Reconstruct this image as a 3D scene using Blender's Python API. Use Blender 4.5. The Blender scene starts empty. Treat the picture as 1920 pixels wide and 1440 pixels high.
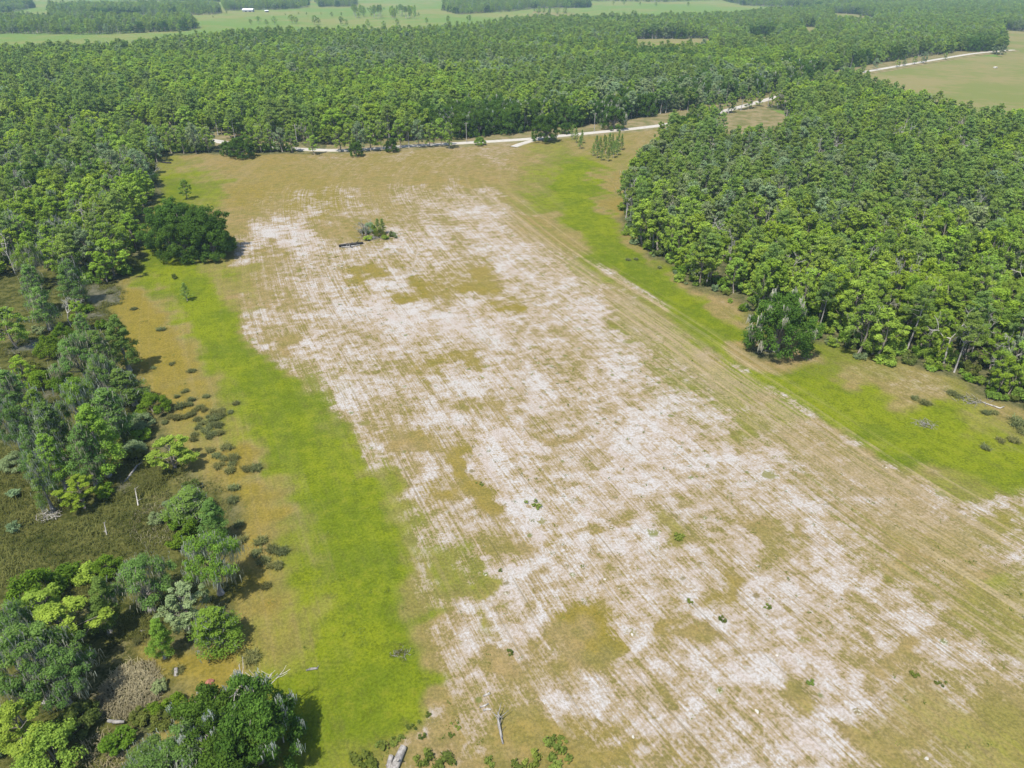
import bpy, math, random
import numpy as np

# ------------------------------------------------------------------ camera, sky, sun, exposure
H_CAM = 80.0                      # drone height above the field, metres
FPX = 1332.0                      # focal length in pixels of a 1920 px wide picture
PITCH = math.atan((720.0 + 60.0) / FPX)
scene = bpy.context.scene
col = scene.collection
cam_d = bpy.data.cameras.new('camera')
cam_d.sensor_width = 36.0
cam_d.lens = FPX / 1920.0 * 36.0
cam_d.clip_start = 1.0
cam_d.clip_end = 20000.0
cam = bpy.data.objects.new('camera', cam_d)
col.objects.link(cam)
cam.location = (0, 0, H_CAM)
cam.rotation_euler = (math.pi / 2 - PITCH, 0, 0)
scene.camera = cam

SUN_EL = math.radians(62)
SHADOW = np.array([0.52, 0.85])   # ground direction in which shadows fall
SHADOW = SHADOW / np.linalg.norm(SHADOW)
world = bpy.data.worlds.new('World')
scene.world = world
world.use_nodes = True
wn = world.node_tree.nodes
wl = world.node_tree.links
wn.clear()
sky = wn.new('ShaderNodeTexSky')
sky.sky_type = 'NISHITA'
sky.sun_disc = False
sky.sun_elevation = SUN_EL
sky.sun_rotation = math.atan2(-SHADOW[0], -SHADOW[1])
bg = wn.new('ShaderNodeBackground')
bg.inputs['Strength'].default_value = 0.15
wo = wn.new('ShaderNodeOutputWorld')
wl.new(sky.outputs[0], bg.inputs[0])
wl.new(bg.outputs[0], wo.inputs[0])
sun_d = bpy.data.lights.new('sun', 'SUN')
sun_d.energy = 4.8
sun_d.angle = math.radians(0.5)
sun_d.color = (1.0, 0.95, 0.87)
sun = bpy.data.objects.new('sun', sun_d)
col.objects.link(sun)
sun.location = (-60, -90, 200)
# a lamp shines along its local -Z
import mathutils
sd = mathutils.Vector((SHADOW[0] * math.cos(SUN_EL), SHADOW[1] * math.cos(SUN_EL), -math.sin(SUN_EL)))
sun.rotation_euler = sd.to_track_quat('-Z', 'Y').to_euler()

scene.view_settings.view_transform = 'Standard'
scene.view_settings.look = 'None'
scene.view_settings.exposure = 0.85
scene.view_settings.gamma = 1.0
scene.view_settings.use_curve_mapping = False
cy = scene.cycles
cy.max_bounces = 5
cy.diffuse_bounces = 3
cy.glossy_bounces = 1
cy.transmission_bounces = 3
cy.transparent_max_bounces = 4
cy.volume_bounces = 0

rng = np.random.default_rng(7)
random.seed(7)

# ------------------------------------------------------------------ ground <-> picture
_f = np.array([0, math.cos(PITCH), -math.sin(PITCH)])
_u = np.array([0, math.sin(PITCH), math.cos(PITCH)])


def G(x, y, z=0.0):
    """The point at height z that the photograph shows at pixel (x, y)."""
    d = _f + (x - 960) / FPX * np.array([1.0, 0, 0]) + (720 - y) / FPX * _u
    t = (H_CAM - z) / -d[2]
    return np.array([d[0] * t, d[1] * t])


def GP(pts):
    return np.array([G(*p) for p in pts])


def PIX(X, Y, Z=0.0):
    """World point(s) to photograph pixels and depth."""
    rz = Z - H_CAM
    dep = Y * _f[1] + rz * _f[2]
    up = Y * _u[1] + rz * _u[2]
    dep = np.maximum(dep, 0.1)
    return 960 + FPX * X / dep, 720 - FPX * up / dep, dep


def inside(P, poly):
    x, y = P[:, 0], P[:, 1]
    r = np.zeros(len(P), bool)
    n = len(poly)
    for i in range(n):
        x0, y0 = poly[i]
        x1, y1 = poly[(i + 1) % n]
        if y0 == y1:
            continue
        c = ((y0 > y) != (y1 > y)) & (x < (x1 - x0) * (y - y0) / (y1 - y0) + x0)
        r ^= c
    return r


def dist_poly(P, poly, closed=True):
    d = np.full(len(P), 1e18)
    n = len(poly)
    for i in range(n if closed else n - 1):
        a = poly[i]
        b = poly[(i + 1) % n]
        ab = b - a
        t = np.clip(((P - a) @ ab) / max(ab @ ab, 1e-9), 0, 1)
        q = P - a - t[:, None] * ab
        d = np.minimum(d, (q * q).sum(1))
    return np.sqrt(d)


def sdist(P, poly):
    """Signed distance, positive inside."""
    return np.where(inside(P, poly), 1, -1) * dist_poly(P, poly)


def smooth(a, b, x):
    t = np.clip((x - a) / (b - a), 0, 1)
    return t * t * (3 - 2 * t)


# ------------------------------------------------------------------ material helpers
ALBEDO = 0.71      # the picture is exposed for the greenery: plain surfaces keep real-world albedos


class NT:
    def __init__(self, name):
        self.m = bpy.data.materials.new(name)
        self.m.use_nodes = True
        self.t = self.m.node_tree
        self.t.nodes.clear()
        self.out = self.t.nodes.new('ShaderNodeOutputMaterial')

    def node(self, kind, **kw):
        n = self.t.nodes.new(kind)
        for k, v in kw.items():
            setattr(n, k, v)
        return n

    def put(self, sock, v):
        if hasattr(v, 'is_output'):
            self.t.links.new(v, sock)
        elif isinstance(v, (tuple, list)):
            sock.default_value = tuple(v) + ((1.0,) if len(sock.default_value) == 4 and len(v) == 3 else ())
        else:
            sock.default_value = v

    def math(self, op, a, b=0.0, c=None, clamp=False):
        n = self.node('ShaderNodeMath', operation=op, use_clamp=clamp)
        self.put(n.inputs[0], a)
        self.put(n.inputs[1], b)
        if c is not None:
            self.put(n.inputs[2], c)
        return n.outputs[0]

    def mix(self, f, a, b, blend='MIX'):
        n = self.node('ShaderNodeMix', data_type='RGBA', blend_type=blend, clamp_factor=True)
        self.put(n.inputs[0], f)
        self.put(n.inputs[6], a)
        self.put(n.inputs[7], b)
        return n.outputs[2]

    def ramp(self, v, a, b, c=0.0, d=1.0, smoothstep=True):
        n = self.node('ShaderNodeMapRange', interpolation_type='SMOOTHSTEP' if smoothstep else 'LINEAR')
        self.put(n.inputs[0], v)
        for i, x in enumerate((a, b, c, d)):
            n.inputs[i + 1].default_value = x
        return n.outputs[0]

    def noise(self, vec, scale, detail=3.0, rough=0.55, off=None):
        n = self.node('ShaderNodeTexNoise')
        if off is not None:
            vec = self.vmath('ADD', vec, off)
        self.put(n.inputs['Vector'], vec)
        n.inputs['Scale'].default_value = scale
        n.inputs['Detail'].default_value = detail
        n.inputs['Roughness'].default_value = rough
        return n.outputs[0]

    def vmath(self, op, a, b):
        n = self.node('ShaderNodeVectorMath', operation=op)
        self.put(n.inputs[0], a)
        self.put(n.inputs[1], b)
        return n.outputs[0]

    def comb(self, x, y, z=0.0):
        n = self.node('ShaderNodeCombineXYZ')
        for s, v in zip(n.inputs, (x, y, z)):
            self.put(s, v)
        return n.outputs[0]

    def attr(self, name):
        return self.node('ShaderNodeAttribute', attribute_name=name).outputs['Fac']

    def pos(self):
        return self.node('ShaderNodeTexCoord').outputs['Object']

    def finish(self, color, rough=1.0, spec=0.0, normal=None, translucent=None):
        if translucent is not None:
            a = self.node('ShaderNodeBsdfDiffuse')
            self.put(a.inputs[0], color)
            b = self.node('ShaderNodeBsdfTranslucent')
            self.put(b.inputs[0], color)
            s = self.node('ShaderNodeMixShader')
            s.inputs[0].default_value = translucent
            self.t.links.new(a.outputs[0], s.inputs[1])
            self.t.links.new(b.outputs[0], s.inputs[2])
            o = s.outputs[0]
        else:
            p = self.node('ShaderNodeBsdfPrincipled')
            color = self.mix(1.0, color, (ALBEDO, ALBEDO, ALBEDO), 'MULTIPLY')
            self.put(p.inputs['Base Color'], color)
            self.put(p.inputs['Roughness'], rough)
            p.inputs['Specular IOR Level'].default_value = spec
            if normal is not None:
                self.t.links.new(normal, p.inputs['Normal'])
            o = p.outputs[0]
        self.t.links.new(o, self.out.inputs['Surface'])
        return self.m


def leaf_material(name, dark, light, vary=0.35, translucent=0.5):
    n = NT(name)
    tone = n.attr('tone')
    oi = n.node('ShaderNodeObjectInfo')
    c = n.mix(tone, dark, light)
    # each tree has its own strength and warmth of green
    r = oi.outputs['Random']
    k = n.ramp(r, 0, 1, 1 - vary, 1 + vary, False)
    r2 = n.math('FRACT', n.math('MULTIPLY', r, 17.31))
    warm = n.mix(r2, (0.92, 1.0, 1.06), (1.09, 1.0, 0.9))
    c = n.mix(1.0, c, warm, 'MULTIPLY')
    c = n.mix(1.0, c, n.comb(k, k, k), 'MULTIPLY')
    return n.finish(c, translucent=translucent)


def plain_material(name, c0, c1, scale=2.0, rough=0.9, spec=0.1, stretch=(1, 1, 1)):
    n = NT(name)
    v = n.vmath('MULTIPLY', n.pos(), stretch)
    f = n.ramp(n.noise(v, scale, 4.0, 0.65), 0.3, 0.7)
    b = n.node('ShaderNodeBump')
    b.inputs['Strength'].default_value = 0.5
    b.inputs['Distance'].default_value = 0.05
    n.t.links.new(f, b.inputs['Height'])
    return n.finish(n.mix(f, c0, c1), rough, spec, b.outputs[0])


# ------------------------------------------------------------------ mesh helpers
def mk_mesh(name, V, Q, mats, midx=None, tone=None, smooth_faces=None, attrs=None):
    me = bpy.data.meshes.new(name)
    V = np.asarray(V, np.float32)
    Q = np.asarray(Q, np.int32)
    k = Q.shape[1]
    me.vertices.add(len(V))
    me.vertices.foreach_set('co', V.ravel())
    me.loops.add(Q.size)
    me.loops.foreach_set('vertex_index', Q.ravel())
    me.polygons.add(len(Q))
    me.polygons.foreach_set('loop_start', np.arange(0, Q.size, k, dtype=np.int32))
    if midx is not None:
        me.polygons.foreach_set('material_index', np.asarray(midx, np.int32))
    me.polygons.foreach_set('use_smooth', np.zeros(len(Q), bool) if smooth_faces is None else np.asarray(smooth_faces, bool))
    for m in mats:
        me.materials.append(m)
    if tone is not None:
        a = me.attributes.new('tone', 'FLOAT', 'FACE')
        a.data.foreach_set('value', np.asarray(tone, np.float32))
    for n, v in (attrs or {}).items():
        a = me.attributes.new(n, 'FLOAT', 'POINT')
        a.data.foreach_set('value', np.asarray(v, np.float32))
    me.update(calc_edges=True)
    return me


class Geo:
    """Collects quads for one mesh."""
    def __init__(self):
        self.V, self.Q, self.T, self.M, self.S = [], [], [], [], []
        self.n = 0

    def add(self, V, Q, tone=None, mat=0, smooth_=False):
        V = np.asarray(V, float)
        Q = np.asarray(Q, int)
        self.V.append(V)
        self.Q.append(Q + self.n)
        self.n += len(V)
        self.T.append(np.full(len(Q), 0.5) if tone is None else np.asarray(tone, float))
        self.M.append(np.full(len(Q), mat))
        self.S.append(np.full(len(Q), smooth_))
        return self

    def join(self, g, mat=None):
        if not g.V:
            return self
        for V, Q, T, M, S in zip(g.V, g.Q, g.T, g.M, g.S):
            pass
        V = np.concatenate(g.V)
        Q = np.concatenate(g.Q)
        self.V.append(V)
        self.Q.append(Q + self.n)
        self.n += len(V)
        self.T.append(np.concatenate(g.T))
        self.M.append(np.concatenate(g.M) if mat is None else np.full(len(Q), mat))
        self.S.append(np.concatenate(g.S))
        return self

    def mesh(self, name, mats):
        return mk_mesh(name, np.concatenate(self.V), np.concatenate(self.Q), mats, np.concatenate(self.M),
                       np.concatenate(self.T), np.concatenate(self.S))


def tube(pts, radii, n=6, cap=True):
    pts = np.asarray(pts, float)
    V, Q = [], []
    for i, p in enumerate(pts):
        d = pts[min(i + 1, len(pts) - 1)] - pts[max(i - 1, 0)]
        d = d / (np.linalg.norm(d) + 1e-9)
        a = np.cross(d, [0.31, 0.95, 0.1] if abs(d[1]) < 0.9 else [1.0, 0, 0])
        a /= np.linalg.norm(a)
        b = np.cross(d, a)
        for k in range(n):
            t = 2 * math.pi * k / n
            V.append(p + radii[i] * (math.cos(t) * a + math.sin(t) * b))
    for i in range(len(pts) - 1):
        for k in range(n):
            Q.append((i * n + k, i * n + (k + 1) % n, (i + 1) * n + (k + 1) % n, (i + 1) * n + k))
    if cap:
        for base in (0, (len(pts) - 1) * n):
            c = len(V)
            V.append(pts[0] if base == 0 else pts[-1])
            for k in range(0, n, 2):
                Q.append((c, base + k, base + (k + 1) % n, base + (k + 2) % n))
    return np.array(V), np.array(Q)


def leaves(r, centers, radii, per, size, flat=1.0, up=0.45, slim=0.62, ctone=None):
    """Leaf sprays spread through clusters: one quad each, jittered in size, tilt and tone."""
    C = len(centers)
    n = C * per
    ci = np.repeat(np.arange(C), per)
    d = r.normal(size=(n, 3))
    d /= np.linalg.norm(d, axis=1)[:, None]
    rad = r.random(n) ** 0.45
    rr = np.asarray(radii)[ci][:, None] * np.array([1, 1, flat])
    p = np.asarray(centers)[ci] + d * rad[:, None] * rr * (0.8 + 0.4 * r.random(n))[:, None]
    nrm = d * 0.6 + r.normal(size=(n, 3)) * 0.5 + np.array([0, 0, up])
    nrm /= np.linalg.norm(nrm, axis=1)[:, None]
    t = np.cross(nrm, r.normal(size=(n, 3)))
    t /= np.linalg.norm(t, axis=1)[:, None] + 1e-9
    b = np.cross(nrm, t)
    s = size * (0.6 + 0.8 * r.random(n))[:, None]
    k1 = (0.75 + 0.5 * r.random(n))[:, None]
    V = np.stack([p - t * s, p - b * s * slim * k1 + t * s * 0.1, p + t * s * k1, p + b * s * slim], 1).reshape(-1, 3)
    Q = np.arange(n * 4).reshape(n, 4)
    if ctone is None:
        ctone = r.random(C)
    tone = np.clip(0.55 * np.asarray(ctone)[ci] + 0.45 * r.random(n), 0, 1)
    return V, Q, tone


def strands(r, tops, length, width):
    """Hanging moss: ragged narrow drapes."""
    n = len(tops)
    a = r.random(n) * math.pi
    t = np.stack([np.cos(a), np.sin(a), np.zeros(n)], 1)
    L = length * (0.45 + 0.9 * r.random(n))
    W = width * (0.5 + r.random(n))
    j = r.normal(size=(n, 3)) * 0.12
    V = np.stack([tops - t * W[:, None], tops + t * W[:, None],
                  tops + t * (W * 0.35)[:, None] + j - np.array([0, 0, 1]) * L[:, None],
                  tops - t * (W * 0.25)[:, None] + j - np.array([0, 0, 1]) * (L * 0.85)[:, None]], 1).reshape(-1, 3)
    return V, np.arange(n * 4).reshape(n, 4), r.random(n)


# ------------------------------------------------------------------ tree builders (unit: metres, base at the origin)
def limb_path(r, a, b, bend=0.15, n=4):
    a, b = np.asarray(a, float), np.asarray(b, float)
    L = np.linalg.norm(b - a)
    o = r.normal(size=3) * L * bend
    o[2] = abs(o[2]) * 0.4
    t = np.linspace(0, 1, n)[:, None]
    return a + (b - a) * t + o * np.sin(t * math.pi)


def make_tree(kind, seed, lod):
    """Returns (wood Geo, crown Geo, moss Geo or None); lod 0 near, 1 middle, 2 far."""
    r = np.random.default_rng(seed)
    wood, crown, moss = Geo(), Geo(), Geo()
    dens = (1.9, 0.85, 0.34)[lod]
    sz = (0.74, 1.08, 1.6)[lod]
    nt = (7, 5, 4)[lod]
    if kind == 'oak':
        h, R = 12.0, 7.5
        C = []
        nl = 22
        heads = []
        ph_, lop = r.random() * 6.28, 0.28
        for i in range(nl):
            a = i * 2.399 + r.random() * 0.8
            q = math.sqrt((i + 0.5) / nl)
            rr = R * 0.82 * q * r.uniform(0.75, 1.15) * (1 + lop * math.cos(2 * a - ph_))
            zz = h * (0.9 - 0.42 * q ** 2) * r.uniform(0.82, 1.1)
            heads.append((math.cos(a) * rr, math.sin(a) * rr, zz))
        rad, ct = [], []
        for hd in heads:
            big = r.uniform(1.5, 2.1)
            t0 = r.random()
            for _ in range(6):
                d = r.normal(size=3)
                d /= np.linalg.norm(d)
                d[2] = d[2] * 0.7 + 0.1
                C.append(np.array(hd) + d * big)
                rad.append(r.uniform(0.75, 1.35))
                ct.append(np.clip(t0 + r.normal() * 0.2, 0, 1))
        for i in range(30):                       # skirt that hangs low round the rim
            a = i * 2 * math.pi / 30 + r.normal() * 0.2
            C.append((math.cos(a) * R * r.uniform(0.75, 1.0), math.sin(a) * R * r.uniform(0.75, 1.0), h * r.uniform(0.12, 0.48)))
            rad.append(r.uniform(0.9, 1.6))
            ct.append(r.random())
        C = np.array(C)
        crown.add(*leaves(r, C, rad, max(4, int(105 * dens)), 0.27 * sz, 0.85, ctone=ct))
        fork = np.array([0, 0, h * 0.2])
        wood.add(*tube([(0, 0, -0.2), (0.05, 0, 0.5), fork], [0.75, 0.55, 0.5], nt), smooth_=True)
        for hd in heads[::1 if lod == 0 else 3]:
            p = limb_path(r, fork, hd, 0.12)
            wood.add(*tube(p, [0.3, 0.2, 0.12, 0.05], nt), smooth_=True)
        k = r.choice(len(C), 30)
        if lod < 2:
            k = [j for j in k if np.hypot(C[j][0], C[j][1]) > R * 0.35]
            o_ = C[k] + C[k] / np.linalg.norm(C[k], axis=1)[:, None] * 0.9
            tops = np.repeat(o_, 30, 0) + r.normal(size=(30 * len(k), 3)) * np.array([0.3, 0.3, 0.4])
            moss.add(*strands(r, tops, 1.2, 0.07))
    elif kind == 'hardwood':
        h, R = 15.0, 3.7
        C, rad, ct = [], [], []
        nh = int(r.integers(15, 22))
        heads = []
        ph_, lop = r.random() * 6.28, r.uniform(0.1, 0.4)
        zlo, pk = r.uniform(0.28, 0.45), r.uniform(0.2, 0.5)
        for i in range(nh):
            f = (i + r.random()) / nh
            a = i * 2.399 + r.random() * 1.2
            env = min(1.0, f / pk + 0.35) * (1 - max(0, (f - pk) / (1 - pk)) ** 1.5 * 0.85)
            rr = R * r.uniform(0.3, 1.12) * env * (1 + lop * math.cos(a - ph_))
            zz = h * (zlo + (0.97 - zlo) * f)
            hd = np.array([math.cos(a) * rr, math.sin(a) * rr, zz])
            heads.append(hd)
            t0 = r.random()
            big = r.uniform(0.45, 1.0)
            for _ in range(4):
                d = r.normal(size=3)
                d /= np.linalg.norm(d)
                C.append(hd + d * big * np.array([1, 1, 0.9]))
                rad.append(r.uniform(0.38, 0.8))
                ct.append(np.clip(t0 + r.normal() * 0.28, 0, 1))
        for i in range(6):
            a = r.random() * 6.28
            C.append((math.cos(a) * R * 0.6, math.sin(a) * R * 0.6, h * r.uniform(0.2, 0.38)))
            rad.append(r.uniform(0.6, 1.0))
            ct.append(r.random() * 0.6)
        C = np.array(C)
        crown.add(*leaves(r, C, rad, max(5, int(74 * dens)), 0.2 * sz, 0.95, ctone=ct))
        top = np.array([r.normal() * 0.4, r.normal() * 0.4, h * 0.93])
        tp = limb_path(r, (0, 0, -0.2), top, 0.03, 5)
        wood.add(*tube(tp, [0.24, 0.2, 0.15, 0.09, 0.03], nt), smooth_=True)
        if lod < 2:
            for hd in heads[::1 if lod == 0 else 2]:
                f = np.clip(hd[2] / h - 0.18, 0.1, 0.85)
                a = tp[0] + (tp[-1] - tp[0]) * f
                wood.add(*tube(limb_path(r, a, hd, 0.1, 3), [0.09, 0.06, 0.03], 4, False), smooth_=True)
            k = r.choice(len(C), 26)
            tops = np.repeat(C[k], 10, 0) + r.normal(size=(260, 3)) * 0.45
            moss.add(*strands(r, tops, 1.0, 0.07))
    elif kind == 'pine':
        h, R = 19.0, 2.7
        C, rad, ct = [], [], []
        tp = limb_path(r, (0, 0, -0.2), (r.normal() * 0.5, r.normal() * 0.5, h * 0.96), 0.015, 6)
        wood.add(*tube(tp, [0.22, 0.19, 0.16, 0.12, 0.08, 0.03], nt), smooth_=True)
        for i in range(17):
            f = i / 16
            a = i * 2.399 + r.random() * 0.7
            zz = h * (0.55 + 0.43 * f)
            rr = R * (1 - f) ** 0.6 * r.uniform(0.55, 1.1) + 0.15
            e = np.array([math.cos(a) * rr, math.sin(a) * rr, zz + rr * 0.15])
            t0 = r.random()
            for _ in range(3):
                C.append(e + r.normal(size=3) * np.array([0.45, 0.45, 0.28]))
                rad.append(r.uniform(0.5, 0.85))
                ct.append(np.clip(t0 + r.normal() * 0.2, 0, 1))
            if lod < 2:
                z0 = min(zz - 0.2, h * 0.94)
                k0 = tp[0] + (tp[-1] - tp[0]) * (z0 / (h * 0.96))
                wood.add(*tube([k0, e], [0.06, 0.025], 4, False), smooth_=True)
        crown.add(*leaves(r, C, rad, max(4, int(72 * dens)), 0.26 * sz, 0.7, slim=0.4, ctone=ct))
    elif kind == 'cypress':
        h = 13.0
        C, rad, ct = [], [], []
        lean = r.normal(size=2) * 0.5
        for i in range(46):
            f = (i + 0.5) / 46
            a = i * 2.399 + r.random()
            zz = h * (0.2 + 0.78 * f)
            rr = (2.6 * (1 - f) ** 0.65 + 0.25) * r.uniform(0.35, 1.05)
            C.append((math.cos(a) * rr + lean[0] * f, math.sin(a) * rr + lean[1] * f, zz))
            rad.append(0.55 + 0.65 * (1 - f) * r.uniform(0.6, 1.2))
            ct.append(np.clip(0.25 + 0.5 * f + r.normal() * 0.2, 0, 1))
        C = np.array(C)
        crown.add(*leaves(r, C, rad, max(5, int(135 * dens)), 0.2 * sz, 0.7, slim=0.45, ctone=ct))
        tp = limb_path(r, (0, 0, -0.2), (lean[0], lean[1], h * 0.95), 0.01, 5)
        wood.add(*tube(tp, [0.5, 0.24, 0.17, 0.1, 0.03], nt), smooth_=True)
        if lod < 2:
            for c in C[::2]:
                z0 = max(c[2] - 0.6, 1.0)
                k0 = tp[0] + (tp[-1] - tp[0]) * (z0 / (h * 0.95))
                wood.add(*tube([k0, c], [0.06, 0.02], 4, False), smooth_=True)
            k = r.choice(len(C), 46, p=None)
            tops = np.repeat(C[k], 16, 0) + r.normal(size=(736, 3)) * 0.5
            moss.add(*strands(r, tops, 1.2, 0.06))
    elif kind == 'young_pine':
        h = 7.0
        C, rad, ct = [], [], []
        wood.add(*tube([(0, 0, -0.2), (0.03, 0.02, h * 0.5), (0, 0, h * 0.97)], [0.1, 0.07, 0.02], nt), smooth_=True)
        for i in range(26):
            f = (i + 0.5) / 26
            a = i * 2.399 + r.random()
            zz = h * (0.16 + 0.82 * f)
            rr = (1.55 * (1 - f) ** 0.8 + 0.1) * r.uniform(0.5, 1.1)
            e = np.array([math.cos(a) * rr, math.sin(a) * rr, zz + rr * 0.25])
            if lod < 2:
                wood.add(*tube([(0, 0, zz - 0.1), e], [0.03, 0.012], 4, False), smooth_=True)
            for g_ in (0.55, 1.0):
                C.append(np.array([e[0] * g_, e[1] * g_, zz + rr * 0.25 * g_]))
                rad.append(r.uniform(0.28, 0.45))
                ct.append(r.random())
        crown.add(*leaves(r, C, rad, max(4, int(34 * dens)), 0.17 * sz, 0.85, slim=0.35, ctone=ct))
    elif kind == 'broad':
        h, R = 11.0, 4.6
        C, rad, ct, heads = [], [], [], []
        for i in range(15):
            a = i * 2.399 + r.random() * 0.9
            q = math.sqrt((i + 0.4) / 15)
            hd = np.array([math.cos(a) * R * 0.85 * q, math.sin(a) * R * 0.85 * q, h * (0.92 - 0.42 * q ** 1.6) * r.uniform(0.88, 1.06)])
            heads.append(hd)
            t0 = r.random()
            for _ in range(5):
                d = r.normal(size=3)
                d /= np.linalg.norm(d)
                C.append(hd + d * np.array([1.1, 1.1, 0.7]) * r.uniform(0.7, 1.2))
                rad.append(r.uniform(0.5, 0.95))
                ct.append(np.clip(t0 + r.normal() * 0.22, 0, 1))
        C = np.array(C)
        crown.add(*leaves(r, C, rad, max(5, int(120 * dens)), 0.17 * sz, 0.75, slim=0.5, ctone=ct))
        fork = np.array([0, 0, h * 0.3])
        wood.add(*tube([(0, 0, -0.2), (0, 0, 1.0), fork], [0.6, 0.32, 0.27], nt), smooth_=True)
        for hd in heads:
            wood.add(*tube(limb_path(r, fork, hd, 0.1), [0.17, 0.11, 0.07, 0.03], 5, False), smooth_=True)
        k = r.choice(len(C), 55)
        tops = np.repeat(C[k], 20, 0) + r.normal(size=(1100, 3)) * 0.55
        moss.add(*strands(r, tops, 1.2, 0.055))
    elif kind == 'thicket':
        C, rad, ct = [], [], []
        for i in range(46):
            a = r.random() * 6.28
            q = math.sqrt(r.random())
            C.append((math.cos(a) * 2.9 * q, math.sin(a) * 2.9 * q, (1.2 + 3.4 * (1 - q ** 2) * r.uniform(0.55, 1.0))))
            rad.append(r.uniform(0.5, 0.95))
            ct.append(r.random())
        crown.add(*leaves(r, C, rad, max(5, int(95 * dens)), 0.18 * sz, 0.85, ctone=ct))
        for c in C[::3]:
            wood.add(*tube([(c[0] * 0.3, c[1] * 0.3, -0.1), np.array(c) * 0.92], [0.07, 0.025], 4, False), smooth_=True)
    elif kind == 'shrub':
        C, rad, ct = [], [], []
        for i in range(17):
            d = r.normal(size=3)
            d /= np.linalg.norm(d)
            C.append(np.array([d[0] * 1.1, d[1] * 1.1, 1.25 + d[2] * 0.75]) * r.uniform(0.7, 1.1))
            rad.append(r.uniform(0.35, 0.65))
            ct.append(r.random())
        crown.add(*leaves(r, C, rad, max(5, int(80 * dens)), 0.17 * sz, 0.85, ctone=ct))
        for c in C[::2 if lod == 0 else 6]:
            wood.add(*tube([(0, 0, -0.1), np.array(c) * 0.9], [0.05, 0.02], 4, False), smooth_=True)
    elif kind == 'bare':
        h = 12.0
        def grow(p, d, L, rad, depth):
            q = p + d * L
            mid = (p + q) / 2 + r.normal(size=3) * L * 0.06
            wood.add(*tube([p, mid, q], [rad, rad * 0.8, rad * 0.6], 5 if lod == 0 else 4, False), smooth_=True)
            if depth == 0:
                return
            for _ in range(3 if depth > 1 else 4):
                e = d * 0.75 + r.normal(size=3) * 0.55 + np.array([0, 0, 0.15])
                e /= np.linalg.norm(e)
                grow(q if r.random() < 0.6 else p + (q - p) * r.uniform(0.5, 0.95), e, L * r.uniform(0.5, 0.8), rad * 0.55, depth - 1)
        grow(np.array([0, 0, -0.2]), np.array([r.normal() * 0.05, r.normal() * 0.05, 1.0]), h * 0.42, 0.22, 3 if lod < 2 else 2)
        if lod < 2:
            P = np.concatenate(wood.V)
            P = P[P[:, 2] > h * 0.35]
            k = r.choice(len(P), 150)
            moss.add(*strands(r, P[k] + r.normal(size=(150, 3)) * 0.15, 0.9, 0.1))
    return wood, crown, (moss if moss.V else None)


# ------------------------------------------------------------------ materials
M = {}
M['bark'] = plain_material('bark', (0.15, 0.125, 0.1), (0.3, 0.265, 0.22), 3.0, stretch=(1, 1, 0.25))
M['pale_wood'] = plain_material('pale_wood', (0.3, 0.27, 0.23), (0.56, 0.53, 0.48), 3.0, stretch=(1, 1, 0.3))
M['grey_wood'] = plain_material('grey_wood', (0.17, 0.155, 0.14), (0.36, 0.34, 0.31), 3.0, stretch=(1, 1, 0.3))
M['char_wood'] = plain_material('char_wood', (0.02, 0.02, 0.022), (0.07, 0.065, 0.06), 3.0)
M['moss'] = leaf_material('hanging_moss', (0.2, 0.205, 0.145), (0.40, 0.405, 0.30), 0.15)
M['oak_moss'] = leaf_material('pale_hanging_moss', (0.32, 0.325, 0.27), (0.58, 0.585, 0.5), 0.1)
M['oak'] = leaf_material('oak_leaves', (0.042, 0.085, 0.013), (0.12, 0.21, 0.03), 0.12)
M['hw_mid'] = leaf_material('hardwood_leaves', (0.165, 0.25, 0.036), (0.30, 0.42, 0.066), 0.2)
M['hw_bright'] = leaf_material('bright_hardwood_leaves', (0.165, 0.255, 0.028), (0.30, 0.425, 0.05), 0.14)
M['hw_grey'] = leaf_material('grey_hardwood_leaves', (0.155, 0.215, 0.095), (0.28, 0.355, 0.17), 0.16)
M['pine'] = leaf_material('pine_needles', (0.145, 0.215, 0.048), (0.25, 0.35, 0.085), 0.14)
M['cyp'] = leaf_material('cypress_leaves', (0.085, 0.155, 0.034), (0.215, 0.33, 0.075), 0.18)
M['cyp_bright'] = leaf_material('bright_cypress_leaves', (0.115, 0.205, 0.026), (0.25, 0.375, 0.05), 0.15)
M['shrub_y'] = leaf_material('yellow_green_shrub_leaves', (0.085, 0.16, 0.014), (0.18, 0.285, 0.03), 0.15)
M['shrub_o'] = leaf_material('olive_shrub_leaves', (0.075, 0.105, 0.02), (0.17, 0.20, 0.05), 0.2)
M['reed'] = leaf_material('reed_blades', (0.075, 0.09, 0.02), (0.20, 0.20, 0.06), 0.0)
M['dry_reed'] = leaf_material('dry_reed_blades', (0.17, 0.14, 0.075), (0.42, 0.36, 0.22), 0.0)
M['tussock'] = leaf_material('tussock_blades', (0.085, 0.1, 0.036), (0.21, 0.22, 0.085), 0.25)
M['weed'] = leaf_material('weed_leaves', (0.085, 0.12, 0.02), (0.19, 0.235, 0.05), 0.3)

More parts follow.
